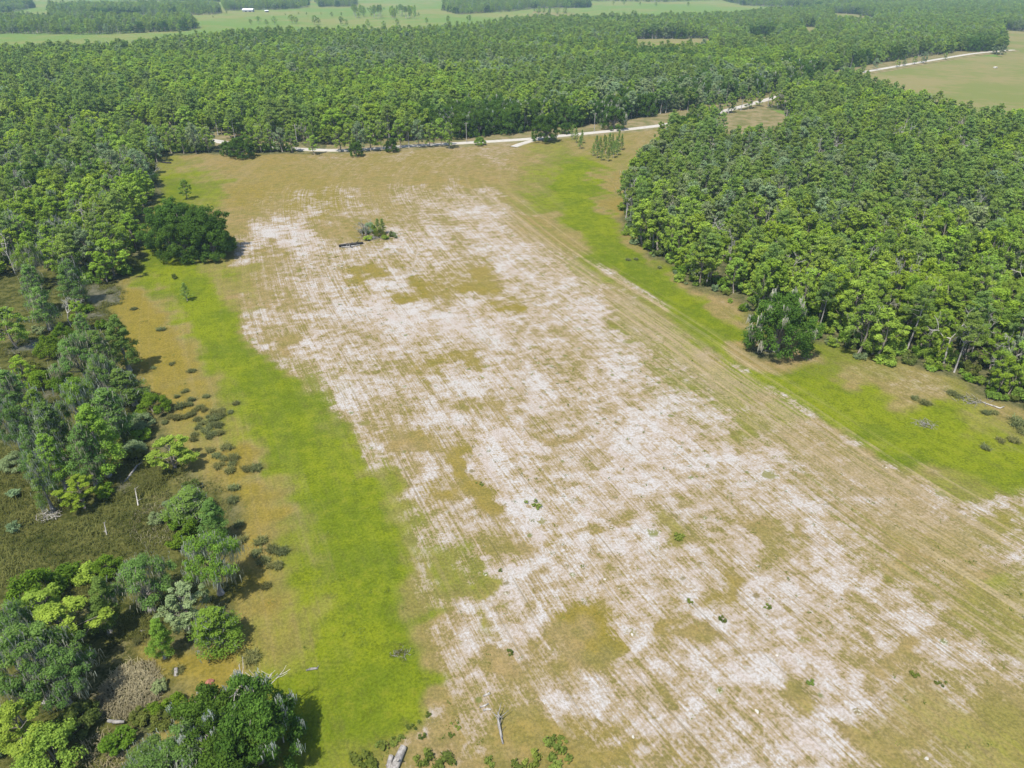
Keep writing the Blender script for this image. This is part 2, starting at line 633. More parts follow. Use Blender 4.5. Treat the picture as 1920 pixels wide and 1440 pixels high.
# ------------------------------------------------------------------ the ground near the camera
FIELD = GP([(245, 500), (272, 480), (262, 430), (285, 390), (300, 352), (290, 322), (298, 296), (330, 289), (440, 288), (560, 288), (660, 285), (770, 277), (900, 268),
            (1000, 262), (1120, 248), (1235, 238), (1262, 262), (1235, 292), (1208, 325), (1180, 355), (1165, 395), (1178, 440), (1210, 475),
            (1260, 505), (1300, 538), (1385, 560), (1415, 600), (1500, 632), (1560, 645), (1640, 672), (1740, 690), (1810, 712), (1850, 745), (1920, 768),
            (2300, 900), (2600, 1700), (-200, 1700), (-200, 1500), (60, 1445), (250, 1440), (270, 1370), (310, 1330), (330, 1290),
            (250, 1240), (250, 1190), (330, 1205), (400, 1195), (440, 1100), (440, 1000), (430, 930), (345, 880), (300, 830), (300, 770),
            (255, 720), (212, 640), (200, 570), (225, 535)])
MARSH = GP([(-300, 480), (100, 500), (215, 530), (198, 575), (212, 640), (255, 720), (300, 770), (300, 830), (345, 880), (430, 930), (440, 1000), (440, 1100),
            (400, 1195), (330, 1205), (250, 1190), (250, 1240), (330, 1290), (310, 1330), (270, 1370), (250, 1500), (-400, 1600)])

# how much bare sand, how lush, how rusty: read off the photograph (0..9) at picture points, laid on the ground
SAND = [
 (400,340,0),(500,340,0),(600,340,1),(640,345,2),(700,340,1),(800,340,1),(900,335,0),(1000,340,0),(1080,380,0),(500,370,2),(600,370,3),(650,372,4),(700,370,2),(760,370,4),(850,370,3),(890,370,4),(950,370,1),
 (1010,370,1),(520,400,2),(640,385,3),(660,395,4),(740,395,2),(820,390,4),(870,385,6),(905,390,5),(910,410,7),(960,405,3),(1000,420,1),(700,430,1),(750,450,7),(800,440,6),(860,430,3),(900,420,6),(910,450,6),
 (935,460,6),(980,440,2),(1050,450,1),(1100,500,1),(450,420,0),(450,370,0),(400,400,0),(640,430,1),(620,400,2),(600,440,2),(560,445,8),(545,430,8),(530,432,8),(575,460,7),(480,450,7),(490,460,6),(450,478,5),(430,500,0),(520,470,1),(500,500,2),
 (640,490,5),(700,485,6),(770,490,6),(820,500,5),(880,490,4),(950,480,7),(980,475,6),(1010,490,4),(660,507,1),(695,510,1),(800,505,4),(890,510,1),(960,520,7),(1020,510,6),(1060,520,6),(1100,540,3),(1150,560,2),
 (560,520,4),(620,530,6),(600,545,6),(560,565,2),(500,560,2),(470,540,2),(440,530,1),(455,580,2),(730,525,7),(780,540,1),(830,545,2),(900,540,1),(1000,540,5),(1050,545,6),(1120,580,7),
 (580,600,6),(620,580,6),(610,620,7),(540,610,3),(515,610,5),(480,640,1),(453,640,9),(450,620,8),(458,655,9),(530,650,1),(510,685,5),(540,700,3),(620,700,7),(600,660,6),(580,690,6),(640,620,4),
 (700,570,7),(760,580,8),(830,560,5),(900,570,7),(955,575,1),(1010,570,6),(1080,590,7),(740,600,8),(800,610,8),(850,600,8),(900,610,7),(940,620,8),(1000,610,5),(1100,610,6),(1150,620,6),(1180,600,2),(1250,620,1),
 (700,650,5),(760,640,7),(800,650,4),(900,640,6),(960,640,5),(1010,650,4),(1100,660,5),(1200,660,6),(1230,640,4),(1300,680,2),(700,700,5),(770,690,2),(820,685,2),(860,682,2),(880,705,8),(960,690,6),(1000,700,6),(1050,690,3),(1150,690,6),(1220,690,7),(1270,700,5),
 (580,730,7),(620,760,8),(600,790,6),(660,740,7),(700,740,6),(740,740,6),(830,780,8),(770,790,2),(700,770,4),(880,760,3),(920,760,2),(960,745,5),(1010,760,7),(1060,770,5),(1100,760,5),(1200,760,6),(1270,740,8),(1300,730,4),
 (640,820,5),(680,860,6),(720,860,5),(660,820,3),(700,820,3),(780,830,1),(850,860,0),(900,830,8),(940,840,9),(900,860,8),(1000,830,8),(1060,800,3),(1040,815,1),(1100,830,6),(1180,830,7),(1250,830,8),
 (690,890,4),(790,880,6),(760,900,4),(880,920,0),(860,905,0),(900,945,0),(960,880,7),(1000,870,5),(1080,880,7),(1090,875,2),(1150,880,8),(1200,900,7),(1270,890,6),(740,920,2),(800,970,6),(760,960,2),(900,980,4),(960,930,9),(1000,970,9),(1050,920,5),
 (1100,930,7),(1180,920,6),(1250,940,5),(780,960,4),(830,1010,8),(760,1010,3),(900,1000,5),(940,1030,1),(980,1030,2),(1010,1010,9),(1040,1000,3),(1100,1000,8),(1130,990,2),(1180,1010,7),(1270,1010,1),(750,1050,2),(800,1060,3),(900,1065,8),(868,1072,0),
 (880,1100,0),(900,1150,0),(925,1220,0),(945,1270,0),(820,1060,4),(960,1065,6),(1010,1060,9),(1060,1050,4),(1150,1050,6),(1250,1060,6),(1290,760,8),(1340,770,7),(1350,740,2),(1400,790,2),(1360,850,8),(1420,830,5),(1300,840,6),(1450,870,7),(1300,900,7),
 (1400,890,6),(1350,910,5),(1500,940,7),(1480,920,6),(1440,960,6),(1300,940,4),(1420,970,1),(1460,972,1),(1330,1000,4),(1530,980,7),(1400,1000,7),(1470,1010,3),(1560,1010,6),(1550,1040,6),(1600,1000,3),(1650,1040,3),(1620,1060,5),(1700,1050,1),
 (1750,1000,1),(1480,840,2),(1520,860,2),(1600,900,2),(1550,900,3),(1650,960,2),(1700,950,2),(1780,940,3),(1860,940,7),(1900,935,7),(1900,998,4),(1880,975,1),
 (850,1120,5),(880,1150,7),(830,1150,4),(780,1150,1),(760,1100,2),(930,1110,8),(960,1100,9),(1000,1100,2),(1060,1080,7),(1020,1130,3),(940,1165,2),(970,1190,7),(1000,1160,8),(1050,1150,6),(1100,1180,1),(1070,1210,1),(1120,1200,1),(1140,1130,8),(1180,1190,9),
 (1200,1130,7),(1250,1100,3),(1240,1160,1),(1280,1220,3),(1250,1250,6),(880,1230,6),(870,1200,6),(780,1240,2),(850,1290,4),(900,1330,3),(960,1250,1),(1000,1250,2),(1060,1280,6),(1080,1320,6),(1120,1270,5),(1150,1330,6),(1200,1270,7),(1100,1350,2),
 (1000,1350,0),(1000,1400,0),(1060,1400,0),(1180,1380,6),(1230,1360,5),(1250,1310,3),(1150,1420,1),(1210,1420,5),(1260,1420,4),(850,1380,0),(912,1305,6),(912,1325,6),(800,1340,0),(800,1430,0),(762,1372,4),(766,1385,4),(845,1388,4),(868,1373,4),(740,1340,0),(720,1400,0),(800,1390,0),
 (1300,1090,8),(1340,1110,2),(1400,1110,1),(1460,1120,7),(1350,1150,8),(1420,1170,6),(1480,1100,4),(1500,1160,5),(1560,1090,7),(1620,1090,7),(1600,1150,4),(1550,1180,7),(1680,1150,5),(1700,1210,1),(1670,1230,2),(1580,1240,7),(1640,1120,4),(1800,1120,1),
 (1750,1180,3),(1790,1230,6),(1900,1180,2),(1860,1220,4),(1450,1230,8),(1380,1230,6),(1320,1200,1),(1300,1250,6),(1400,1280,8),(1460,1290,1),(1340,1330,6),(1550,1310,7),(1620,1310,5),(1800,1270,4),(1850,1290,2),(1700,1330,2),(1500,1350,7),(1440,1370,6),
 (1580,1390,1),(1650,1410,1),(1720,1400,1),(1530,1420,8),(1400,1410,5),(1320,1400,3),(1750,1420,3),(1800,1360,1),(1900,1400,1),(1650,1300,4),(1700,1380,2),(1850,1080,1),(1900,1050,5),(1500,1500,6),(1200,1500,4),(900,1500,0),(1900,1500,1),
 (330,720,0),(300,680,0),(280,640,0),(360,760,0),(400,820,0),(430,880,0),(460,960,0),(430,750,0),(400,700,0),(260,600,0),(230,560,0),(430,1000,0),(470,1080,0),(340,800,0),(380,600,0),(320,300,0),(350,400,0),(300,600,0),(400,650,0),(480,720,0),(540,760,0),(590,830,0),(620,870,0),(680,960,0),(710,1050,0),(740,1150,0),(770,1250,0),(780,1310,0),(500,900,0),(500,1100,0),(600,1250,0),(640,1400,0),(400,1300,0),
 (1150,450,0),(1180,400,0),(1220,520,0),(1210,545,3),(1300,590,0),(1260,600,1),(1400,690,0),(1350,690,1),(1420,740,2),(1500,740,0),(1600,780,0),(1700,840,0),(1800,900,0),(1900,860,0),(1850,790,0),(1100,300,0),(1000,300,0),(930,300,3),(900,320,1)]
HUE = [
 (320,305,6,3),(400,300,3,5),(500,300,2,6),(600,300,2,5),(700,300,1,6),(800,295,1,6),(900,290,2,3),(960,300,3,2),(1050,290,6,2),(1080,320,9,0),(1010,330,6,2),(1150,340,3,6),(1180,300,5,3),(1200,270,4,3),(1100,270,4,3),(950,340,4,4),(880,340,3,5),
 (1150,390,3,7),(1100,390,9,1),(1040,380,7,1),(1190,440,2,6),(1130,450,8,1),(1060,450,4,4),(1000,420,3,5),(340,350,8,1),(390,360,7,2),(450,370,2,7),(560,375,1,8),(620,385,1,8),(550,350,2,6),(700,350,1,5),(800,360,1,5),(450,420,2,4),(520,400,2,5),(640,420,2,4),
 (300,490,9,0),(330,520,8,1),(380,540,8,2),(440,540,5,3),(430,600,5,4),(400,600,9,0),(370,560,7,2),(250,560,2,9),(280,620,1,9),(300,680,2,9),(340,660,4,7),(400,680,8,1),(480,720,9,0),(530,740,9,0),(430,740,7,2),(380,720,4,6),(330,720,3,8),
 (370,760,3,8),(430,800,6,5),(500,800,8,2),(570,800,9,0),(600,860,8,1),(560,860,8,1),(450,860,2,9),(480,920,1,9),(530,900,5,5),(600,920,8,2),(660,960,9,0),(520,980,3,8),(470,1000,2,7),(570,1000,7,4),(640,1040,8,0),(700,1020,7,1),(480,1080,2,9),
 (530,1080,5,6),(600,1100,8,2),(700,1100,9,0),(740,1150,9,0),(640,1180,8,1),(560,1180,6,4),(500,1200,5,6),(420,1220,4,7),(370,1270,2,9),(450,1260,6,4),(540,1260,8,1),(640,1280,8,1),(740,1260,9,0),(780,1300,8,0),(700,1360,9,0),(640,1360,8,1),(620,1420,7,1),
 (540,1330,8,1),(560,760,8,1),(510,690,6,1),(470,650,4,4),(620,830,7,1),(650,880,8,0),(690,930,9,0),(720,1000,8,0),(1220,500,8,1),(1200,490,3,5),(1290,560,8,1),(1340,620,9,0),(1360,580,2,4),(1300,540,3,4),(1420,690,8,1),(1480,700,8,1),(1560,700,7,2),(1600,720,4,4),(1700,730,4,3),(1650,760,8,1),
 (1560,750,9,0),(1750,800,9,0),(1850,790,6,3),(1900,760,4,2),(1720,850,9,0),(1850,870,8,0),(1900,900,8,0),(1800,900,6,1),(1900,970,5,6),(1880,1010,5,4),(1250,580,5,3),(1150,540,4,4),(1350,660,4,4),(1450,740,4,3),(1065,350,9,0),(1090,370,9,0),(1110,420,9,0),(1150,480,9,0),(1180,500,9,0),(1250,530,9,0),(1310,590,9,0),(1380,650,9,0),(1450,690,8,0),(1240,560,6,1),(1200,540,5,2),(1170,470,6,3),(1390,620,6,2),(1500,740,8,0),(1620,800,9,0),(1560,830,2,3),(1650,900,1,4),(1750,960,1,3),
 (1850,1050,2,3),(1880,1100,6,1),(1850,1150,5,2),(700,800,3,2),(680,860,5,1),(720,900,6,1),(760,960,6,1),(780,1030,6,1),(800,1100,5,1),(820,1180,2,3),(800,1240,3,3),(870,1060,6,1),(900,1150,5,2),(935,1250,3,3),(960,1330,1,4),(850,1360,1,5),(1000,1380,1,6),
 (1100,1400,1,6),(780,1340,3,4),(820,1400,2,4),(880,920,0,7),(860,905,0,7),(850,860,0,7),(780,800,1,6),(960,580,1,8),(900,540,1,7),(800,540,1,7),(700,510,1,7),(780,545,1,8),(960,575,1,8),(850,690,1,7),(1100,1180,1,8),(1340,1112,1,8),(1060,1000,1,7),(560,570,2,3),(520,620,2,3),(480,560,2,3),(560,640,3,3),(520,700,4,2),(1000,600,3,2),(1100,700,3,3),
 (1050,800,2,3),(1270,1010,5,1),(940,1030,3,3),(1090,1200,2,4),(1330,1110,1,4),(1420,970,2,4),(1680,1210,3,4),(1600,1400,4,3),(1700,1420,4,2),(1850,1380,5,2),(1900,1300,4,2),(1450,1290,4,2),(1500,1200,2,2),(1200,900,2,2),(1350,900,3,1),(1600,1050,3,1)]


def idw(px, py, S, ch):
    S = np.array(S, float)
    num = np.zeros(len(px))
    den = np.zeros(len(px))
    for s in S:
        # samples are spread by picture rows, so the reach of one shrinks with distance
        d2 = ((px - s[0]) ** 2 + ((py - s[1]) * 1.5) ** 2) + 160.0
        w = d2 ** -1.7
        num += w * s[ch]
        den += w
    return num / den / 9.0


xs = np.arange(-236, 176, 0.8)
ys = [26.0]
while ys[-1] < 425:
    ys.append(ys[-1] + 0.55 + 0.8 * min(1, max(0, (ys[-1] - 60) / 300)))
ys = np.array(ys)
XX, YY = np.meshgrid(xs, ys)
GX, GY = XX.ravel(), YY.ravel()
GPTS = np.stack([GX, GY], 1)
WX = 2.4 * np.sin(GX * 0.27 + 1.7 * np.sin(GY * 0.13)) + 1.5 * np.sin(GX * 0.55 + GY * 0.41) + 1.0 * np.sin(GY * 1.1 - GX * 0.7)
WY = 2.6 * np.sin(GY * 0.21 + 1.9 * np.sin(GX * 0.19)) + 1.8 * np.sin(GY * 0.47 - GX * 0.33) + 1.0 * np.sin(GX * 1.2 + GY * 0.6)
px, py, _ = PIX(GX + WX * (0.5 + GY / 300), GY + WY * (0.5 + GY / 250))
a_sand = idw(px, py, SAND, 2)
a_green = idw(px, py, HUE, 2)
a_rust = idw(px, py, HUE, 3)


def ribbon(line_px, w):
    d_ = dist_poly(GPTS, GP(line_px), False) + 0.35 * WX
    return 1 - smooth(w * 0.45, w, d_)


rb = np.maximum(ribbon([(1088, 312), (1062, 345), (1095, 400), (1140, 455), (1200, 515), (1270, 565), (1340, 625)], 9.0),
                np.maximum(ribbon([(1340, 625), (1420, 685), (1500, 732), (1600, 780), (1720, 825), (1850, 865), (1960, 890)], 10.0),
                           ribbon([(300, 482), (360, 530), (400, 600), (430, 660), (490, 720), (550, 790), (600, 860), (650, 940), (680, 1020), (700, 1120), (710, 1220), (700, 1330)], 8.0)))
a_green = np.maximum(a_green, 0.9 * rb)
a_rust *= 1 - 0.7 * rb
for bx_, by_, rx_, ry_, val_ in [(545, 440, 26, 14, 0.95), (577, 462, 22, 17, 0.8), (490, 452, 18, 14, 0.85), (452, 478, 22, 4, 0.75), (453, 640, 10, 28, 0.95), (514, 690, 8, 22, 0.6)]:
    e_ = np.hypot((px - bx_) / rx_, (py - by_) / ry_)
    a_sand = np.maximum(a_sand, val_ * (1 - smooth(0.7, 1.15, e_)))
wob = 2.2 * np.sin(GX * 0.31 + 1.3 * np.sin(GY * 0.17)) + 1.6 * np.sin(GY * 0.43 + 1.1 * np.sin(GX * 0.23))
fd = sdist(GPTS, FIELD) + wob * 0.5
a_field = smooth(-1.5, 2.5, fd)
md = sdist(GPTS, MARSH) + wob * 0.6
a_marsh = smooth(-2.0, 2.5, md)
a_floor = (1 - a_field) * (1 - a_marsh)
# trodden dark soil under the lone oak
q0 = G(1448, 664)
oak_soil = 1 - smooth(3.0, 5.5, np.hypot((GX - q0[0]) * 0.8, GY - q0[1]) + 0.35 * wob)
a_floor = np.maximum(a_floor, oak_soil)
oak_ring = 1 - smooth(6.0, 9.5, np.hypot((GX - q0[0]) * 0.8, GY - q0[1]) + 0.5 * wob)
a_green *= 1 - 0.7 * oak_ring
a_sand *= smooth(0.0, 4.0, fd)

# machine passes run beside the curved right edge of the sand: U counts metres across them, V metres along
GUIDE_PX = [(1005, 264), (965, 279), (930, 297), (906, 318), (905, 345), (935, 376), (985, 415), (1050, 468), (1120, 515), (1200, 565), (1300, 630), (1400, 700), (1500, 765), (1600, 832), (1700, 900), (1790, 955), (1870, 1000), (1960, 1050)]
gd = GP(GUIDE_PX)
t0 = (gd[0] - gd[3]) / np.linalg.norm(gd[0] - gd[3])
t1 = (gd[-1] - gd[-4]) / np.linalg.norm(gd[-1] - gd[-4])
GUIDE = np.vstack([gd[0] + t0 * 150, gd, gd[-1] + t1 * 150])
for _ in range(3):   # smooth the corners
    q = []
    for a, b in zip(GUIDE[:-1], GUIDE[1:]):
        q += [a * 0.75 + b * 0.25, a * 0.25 + b * 0.75]
    GUIDE = np.array([GUIDE[0]] + q + [GUIDE[-1]])
GUIDE = GUIDE[::4]
best = np.full(len(GPTS), 1e18)
gu = np.zeros(len(GPTS))
gv = np.zeros(len(GPTS))
acc = 0.0
for a, b in zip(GUIDE[:-1], GUIDE[1:]):
    ab = b - a
    L = np.linalg.norm(ab)
    t = np.clip(((GPTS - a) @ ab) / (L * L), 0, 1)
    q = GPTS - a - t[:, None] * ab
    d2 = (q * q).sum(1)
    sgn = np.sign(ab[0] * q[:, 1] - ab[1] * q[:, 0])
    m = d2 < best
    best[m] = d2[m]
    gu[m] = (sgn * np.sqrt(d2))[m]
    gv[m] = (acc + t * L)[m]
    acc += L
U_SIGN = 1.0 if np.mean(gu[(GX > -20) & (GX < 10) & (GY > 90) & (GY < 200)]) < 0 else -1.0
gu *= U_SIGN            # negative on the field's side of the guide
a_track = smooth(-15, -11, gu) * (1 - smooth(-2, 2, gu)) * smooth(70, 100, GY) * (1 - smooth(255, 300, GY))

SAND_EDGE = GP([(520, 300), (440, 430), (428, 500), (440, 610), (462, 664), (530, 702), (572, 760), (610, 800), (640, 858), (690, 930), (725, 990), (750, 1060), (780, 1160), (806, 1290), (800, 1345), (640, 1420), (0, 1440), (0, 300)])
a_sand *= smooth(-0.5, 1.2, -sdist(GPTS, SAND_EDGE) + 0.8 * np.sin(GX * 1.3 + GY * 0.5))
band = smooth(-3.0, -0.5, gu) * (1 - smooth(0.8, 2.5, gu)) * smooth(96, 104, GY) * (1 - smooth(138, 165, GY))
a_sand = np.maximum(a_sand * (1 - 0.75 * smooth(0.5, 0.8, a_green)), 0.45 * band * (0.6 + 0.4 * np.sin(GY * 0.5 + 2 * np.sin(GY * 0.17))))
band2 = smooth(1.0, 4.0, gu) * (1 - smooth(5.0, 7.0, gu)) * smooth(170, 185, GY) * (1 - smooth(205, 225, GY))
a_sand = np.maximum(a_sand, 0.45 * band2)
a_arcs = (smooth(-34, -18, gu) * (1 - smooth(3, 12, gu)) * 0.85 + 0.12) * smooth(52, 75, GY) * (1 - smooth(270, 320, GY))
a_arcs *= 1 - 0.7 * smooth(0.7, 0.9, a_green)
n = NT('ground')
P = n.pos()
sand, green, rust, marsh, floor_, track = (n.attr(k) for k in ('sand', 'green', 'rust', 'marsh', 'floor', 'track'))
Uc, Vc = n.attr('row_u'), n.attr('row_v')
nA = n.noise(P, 0.10, 5.0, 0.62)
nE = n.noise(P, 0.42, 4.0, 0.62, (31, 7, 0))
nD = n.noise(P, 2.3, 4.0, 0.72, (3, 91, 0))
nW = n.noise(P, 0.035, 3.0, 0.5, (9, 5, 0))
nB = n.noise(n.comb(n.math('MULTIPLY', Uc, 1.25), n.math('MULTIPLY', Vc, 0.07)), 1.0, 3.0, 0.65)
nB2 = n.noise(n.comb(n.math('MULTIPLY', Uc, 0.33), n.math('MULTIPLY', Vc, 0.025)), 1.0, 2.0, 0.5, (77, 3, 0))
nC = n.noise(n.comb(n.math('MULTIPLY', Uc, 0.16), n.math('MULTIPLY', Vc, 0.75)), 1.0, 3.0, 0.6, (5, 55, 0))


def cen(v, k):
    return n.math('MULTIPLY', n.math('SUBTRACT', v, 0.5), k)


def addm(*v):
    o = v[0]
    for w in v[1:]:
        o = n.math('ADD', o, w)
    return o


nF = n.noise(n.comb(n.math('MULTIPLY', Uc, 3.2), n.math('MULTIPLY', Vc, 0.3)), 1.0, 3.0, 0.65, (13, 8, 0))
patch = addm(sand, cen(nA, 1.0), cen(nE, 1.15), cen(nC, 0.75))
nR = n.noise(n.comb(n.math('MULTIPLY', Uc, 2.0), n.math('MULTIPLY', Vc, 0.011)), 1.0, 3.0, 0.7, (41, 17, 0))
grain = addm(cen(nB, 0.8), cen(nF, 1.2), cen(nD, 1.6), cen(nR, 1.5))
sv = addm(patch, n.math('MULTIPLY', grain, 0.75))
gate = n.ramp(sand, 0.11, 0.36)
thinf = n.math('MULTIPLY', n.ramp(addm(patch, n.math('MULTIPLY', grain, 0.9)), 0.2, 0.56), gate)
sandf = n.math('MULTIPLY', n.ramp(sv, 0.47, 1.0), gate)
# dark furrows between passes, here and there
tt = n.math('ADD', n.math('MULTIPLY', Uc, 0.42), cen(n.noise(n.comb(0.0, n.math('MULTIPLY', Vc, 0.06)), 1.0, 2.0), 0.5))
fr = n.math('ABSOLUTE', n.math('SUBTRACT', n.math('FRACT', tt), 0.5))
rowid = n.math('MULTIPLY', n.math('FLOOR', tt), 13.7)
rmask = n.ramp(n.noise(n.comb(rowid, n.math('MULTIPLY', Vc, 0.075)), 1.0, 2.0), 0.50, 0.62)
furrow = n.math('MULTIPLY', n.ramp(fr, 0.02, 0.085, 1.0, 0.0), rmask)
furrow = n.math('MULTIPLY', n.math('MULTIPLY', furrow, n.ramp(nD, 0.3, 0.6)), gate)
sandf = n.math('MULTIPLY', sandf, n.math('SUBTRACT', 1.0, n.math('MULTIPLY', furrow, 0.7)))
TAN, OLIVE, LUSH, RUST = (0.226, 0.170, 0.076), (0.176, 0.152, 0.048), (0.143, 0.175, 0.0105), (0.18, 0.146, 0.022)
DEEP = (0.10, 0.138, 0.010)
c = n.mix(n.ramp(addm(nA, cen(nE, 0.6)), 0.34, 0.66), OLIVE, TAN)
c = n.mix(n.ramp(nB2, 0.42, 0.75, 0, 0.55), c, (0.25, 0.19, 0.098))
rf = n.math('ADD', rust, addm(cen(nA, 0.5), cen(nE, 0.35)))
c = n.mix(n.ramp(rf, 0.4, 1.0, 0.0, 0.85), c, RUST)
gf = n.math('ADD', green, addm(cen(nA, 0.35), cen(nE, 0.4), cen(nB, 0.35)))
lush = n.mix(n.ramp(addm(nA, cen(nW, 0.8)), 0.35, 0.65), DEEP, LUSH)
lush = n.mix(n.ramp(nE, 0.5, 0.75, 0, 0.5), lush, (0.16, 0.158, 0.02))
lush = n.mix(n.ramp(addm(nE, cen(nD, 0.8)), 0.5, 0.28, 0, 0.55), lush, (0.09, 0.115, 0.010))
c = n.mix(n.ramp(gf, 0.36, 0.92), c, lush)
# long arcs left by the machines along the curved edge
arc = n.noise(n.comb(n.math('MULTIPLY', Uc, 0.55), n.math('MULTIPLY', Vc, 0.006)), 1.0, 3.0, 0.7, (2, 61, 0))
arcw = n.attr('arcs')
c = n.mix(n.math('MULTIPLY', n.ramp(arc, 0.5, 0.66), arcw), c, (0.29, 0.235, 0.135))
c = n.mix(n.math('MULTIPLY', n.ramp(arc, 0.36, 0.48, 0.75, 0.0), arcw), c, (0.15, 0.155, 0.035))
# worn farm track
trk = n.math('MULTIPLY', track, n.ramp(addm(nB, cen(nD, 0.3)), 0.36, 0.6))
c = n.mix(n.math('MULTIPLY', trk, 0.7), c, (0.27, 0.215, 0.135))
# grain of the sward
c = n.mix(1.0, c, n.mix(n.ramp(addm(nD, cen(nE, 0.4)), 0.28, 0.72), (0.72, 0.74, 0.72), (1.24, 1.2, 1.14)), 'MULTIPLY')
sandc = n.mix(n.ramp(addm(nA, cen(nB2, 0.8)), 0.36, 0.62), (0.40, 0.353, 0.325), (0.425, 0.412, 0.40))
sandc = n.mix(n.ramp(nD, 0.34, 0.62), n.mix(0.55, sandc, (0.25, 0.205, 0.13)), sandc)
thinc = n.mix(n.ramp(addm(nE, cen(nA, 0.6)), 0.36, 0.64), (0.285, 0.215, 0.13), (0.315, 0.262, 0.205))
c = n.mix(n.math('MULTIPLY', thinf, 0.85), c, thinc)
c = n.mix(n.math('MULTIPLY', furrow, n.math('MULTIPLY', gate, 0.45)), c, (0.13, 0.115, 0.05))
c = n.mix(n.math('MULTIPLY', sandf, 0.95), c, sandc)
nS = n.noise(P, 4.5, 2.0, 0.5, (19, 4, 0))
c = n.mix(n.math('MULTIPLY', n.ramp(nS, 0.60, 0.68), n.math('MULTIPLY', gate, 0.5)), c, (0.16, 0.145, 0.09))
# small weeds seen as olive and green spots
v2 = n.node('ShaderNodeTexVoronoi', feature='F1')
n.put(v2.inputs['Vector'], n.vmath('ADD', P, n.comb(cen(nE, 4.5), cen(nD, 3.0))))
v2.inputs['Scale'].default_value = 0.17
v2s = n.node('ShaderNodeSeparateColor')
n.t.links.new(v2.outputs['Color'], v2s.inputs[0])
rad2 = n.math('MULTIPLY', n.math('POWER', v2s.outputs[0], 3.0), 0.22)
wsp = n.ramp(n.math('SUBTRACT', rad2, n.math('ADD', v2.outputs['Distance'], cen(nD, 0.3))), -0.03, 0.06)
wsp = n.math('MULTIPLY', wsp, n.ramp(sand, 0.12, 0.3))
c = n.mix(n.math('MULTIPLY', wsp, 0.8), c, n.mix(v2s.outputs[1], (0.185, 0.15, 0.05), (0.135, 0.145, 0.03)))
# small clod rings and bright chips on the field
vo = n.node('ShaderNodeTexVoronoi', feature='F1')
n.put(vo.inputs['Vector'], n.vmath('ADD', P, n.comb(cen(nE, 1.2), cen(nD, 1.0))))
vo.inputs['Scale'].default_value = 0.30
vo.inputs['Randomness'].default_value = 1.0
vs = n.node('ShaderNodeSeparateColor')
n.t.links.new(vo.outputs['Color'], vs.inputs[0])
pick = n.ramp(vs.outputs[0], 0.72, 0.74)
pick = n.math('MULTIPLY', pick, n.ramp(sand, 0.2, 0.4))
d = vo.outputs['Distance']
blot = n.math('MULTIPLY', n.ramp(d, 0.10, 0.20, 1.0, 0.0), pick)
ring = n.math('MULTIPLY', n.math('MULTIPLY', n.ramp(d, 0.05, 0.085), n.ramp(d, 0.10, 0.15, 1.0, 0.0)), n.math('MULTIPLY', pick, n.ramp(vs.outputs[1], 0.5, 0.52)))
c = n.mix(n.math('MULTIPLY', blot, 0.75), c, n.mix(vs.outputs[2], (0.13, 0.10, 0.03), (0.10, 0.12, 0.022)))
c = n.mix(n.math('MULTIPLY', ring, n.ramp(nD, 0.45, 0.6)), c, (0.5, 0.475, 0.39))
# marsh and leaf litter
mc = n.mix(n.ramp(addm(nE, cen(nD, 0.8)), 0.34, 0.68), (0.035, 0.042, 0.01), (0.105, 0.105, 0.03))
mc = n.mix(n.ramp(addm(nA, cen(nD, 0.6)), 0.56, 0.72, 0, 0.7), mc, (0.16, 0.14, 0.068))
c = n.mix(marsh, c, mc)
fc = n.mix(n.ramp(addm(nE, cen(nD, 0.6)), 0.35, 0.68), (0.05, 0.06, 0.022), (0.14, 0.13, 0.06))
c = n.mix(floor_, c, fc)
bmp = n.node('ShaderNodeBump')
bmp.inputs['Strength'].default_value = 0.55
bmp.inputs['Distance'].default_value = 0.18
hgt = addm(nD, n.math('MULTIPLY', nB, 0.8), n.math('MULTIPLY', furrow, -0.8), n.math('MULTIPLY', nE, 0.5))
n.t.links.new(hgt, bmp.inputs['Height'])
M['ground'] = n.finish(c, 0.95, 0.0, bmp.outputs[0])

nx, ny = len(xs), len(ys)
ii = (np.arange(ny - 1)[:, None] * nx + np.arange(nx - 1)[None, :]).ravel()
Q = np.stack([ii, ii + 1, ii + nx + 1, ii + nx], 1)
gz = 0.12 * np.sin(GX * 0.05 + 0.4) * np.sin(GY * 0.037) + 0.05 * np.sin(GX * 0.21 + GY * 0.11)
gz -= 0.3 * a_marsh
me = mk_mesh('field', np.stack([GX, GY, gz], 1), Q, [M['ground']], smooth_faces=np.ones(len(Q)),
             attrs=dict(sand=a_sand, green=a_green, rust=a_rust, marsh=a_marsh, floor=a_floor, track=a_track, arcs=a_arcs, row_u=gu, row_v=gv))
ob = bpy.data.objects.new('field', me)
ob['kind'] = 'structure'
ob['label'] = 'cleared sandy field with grass strips between two woods'
col.objects.link(ob)


def ground_z(x, y):
    return 0.12 * math.sin(x * 0.05 + 0.4) * math.sin(y * 0.037) + 0.05 * math.sin(x * 0.21 + y * 0.11) - 0.02


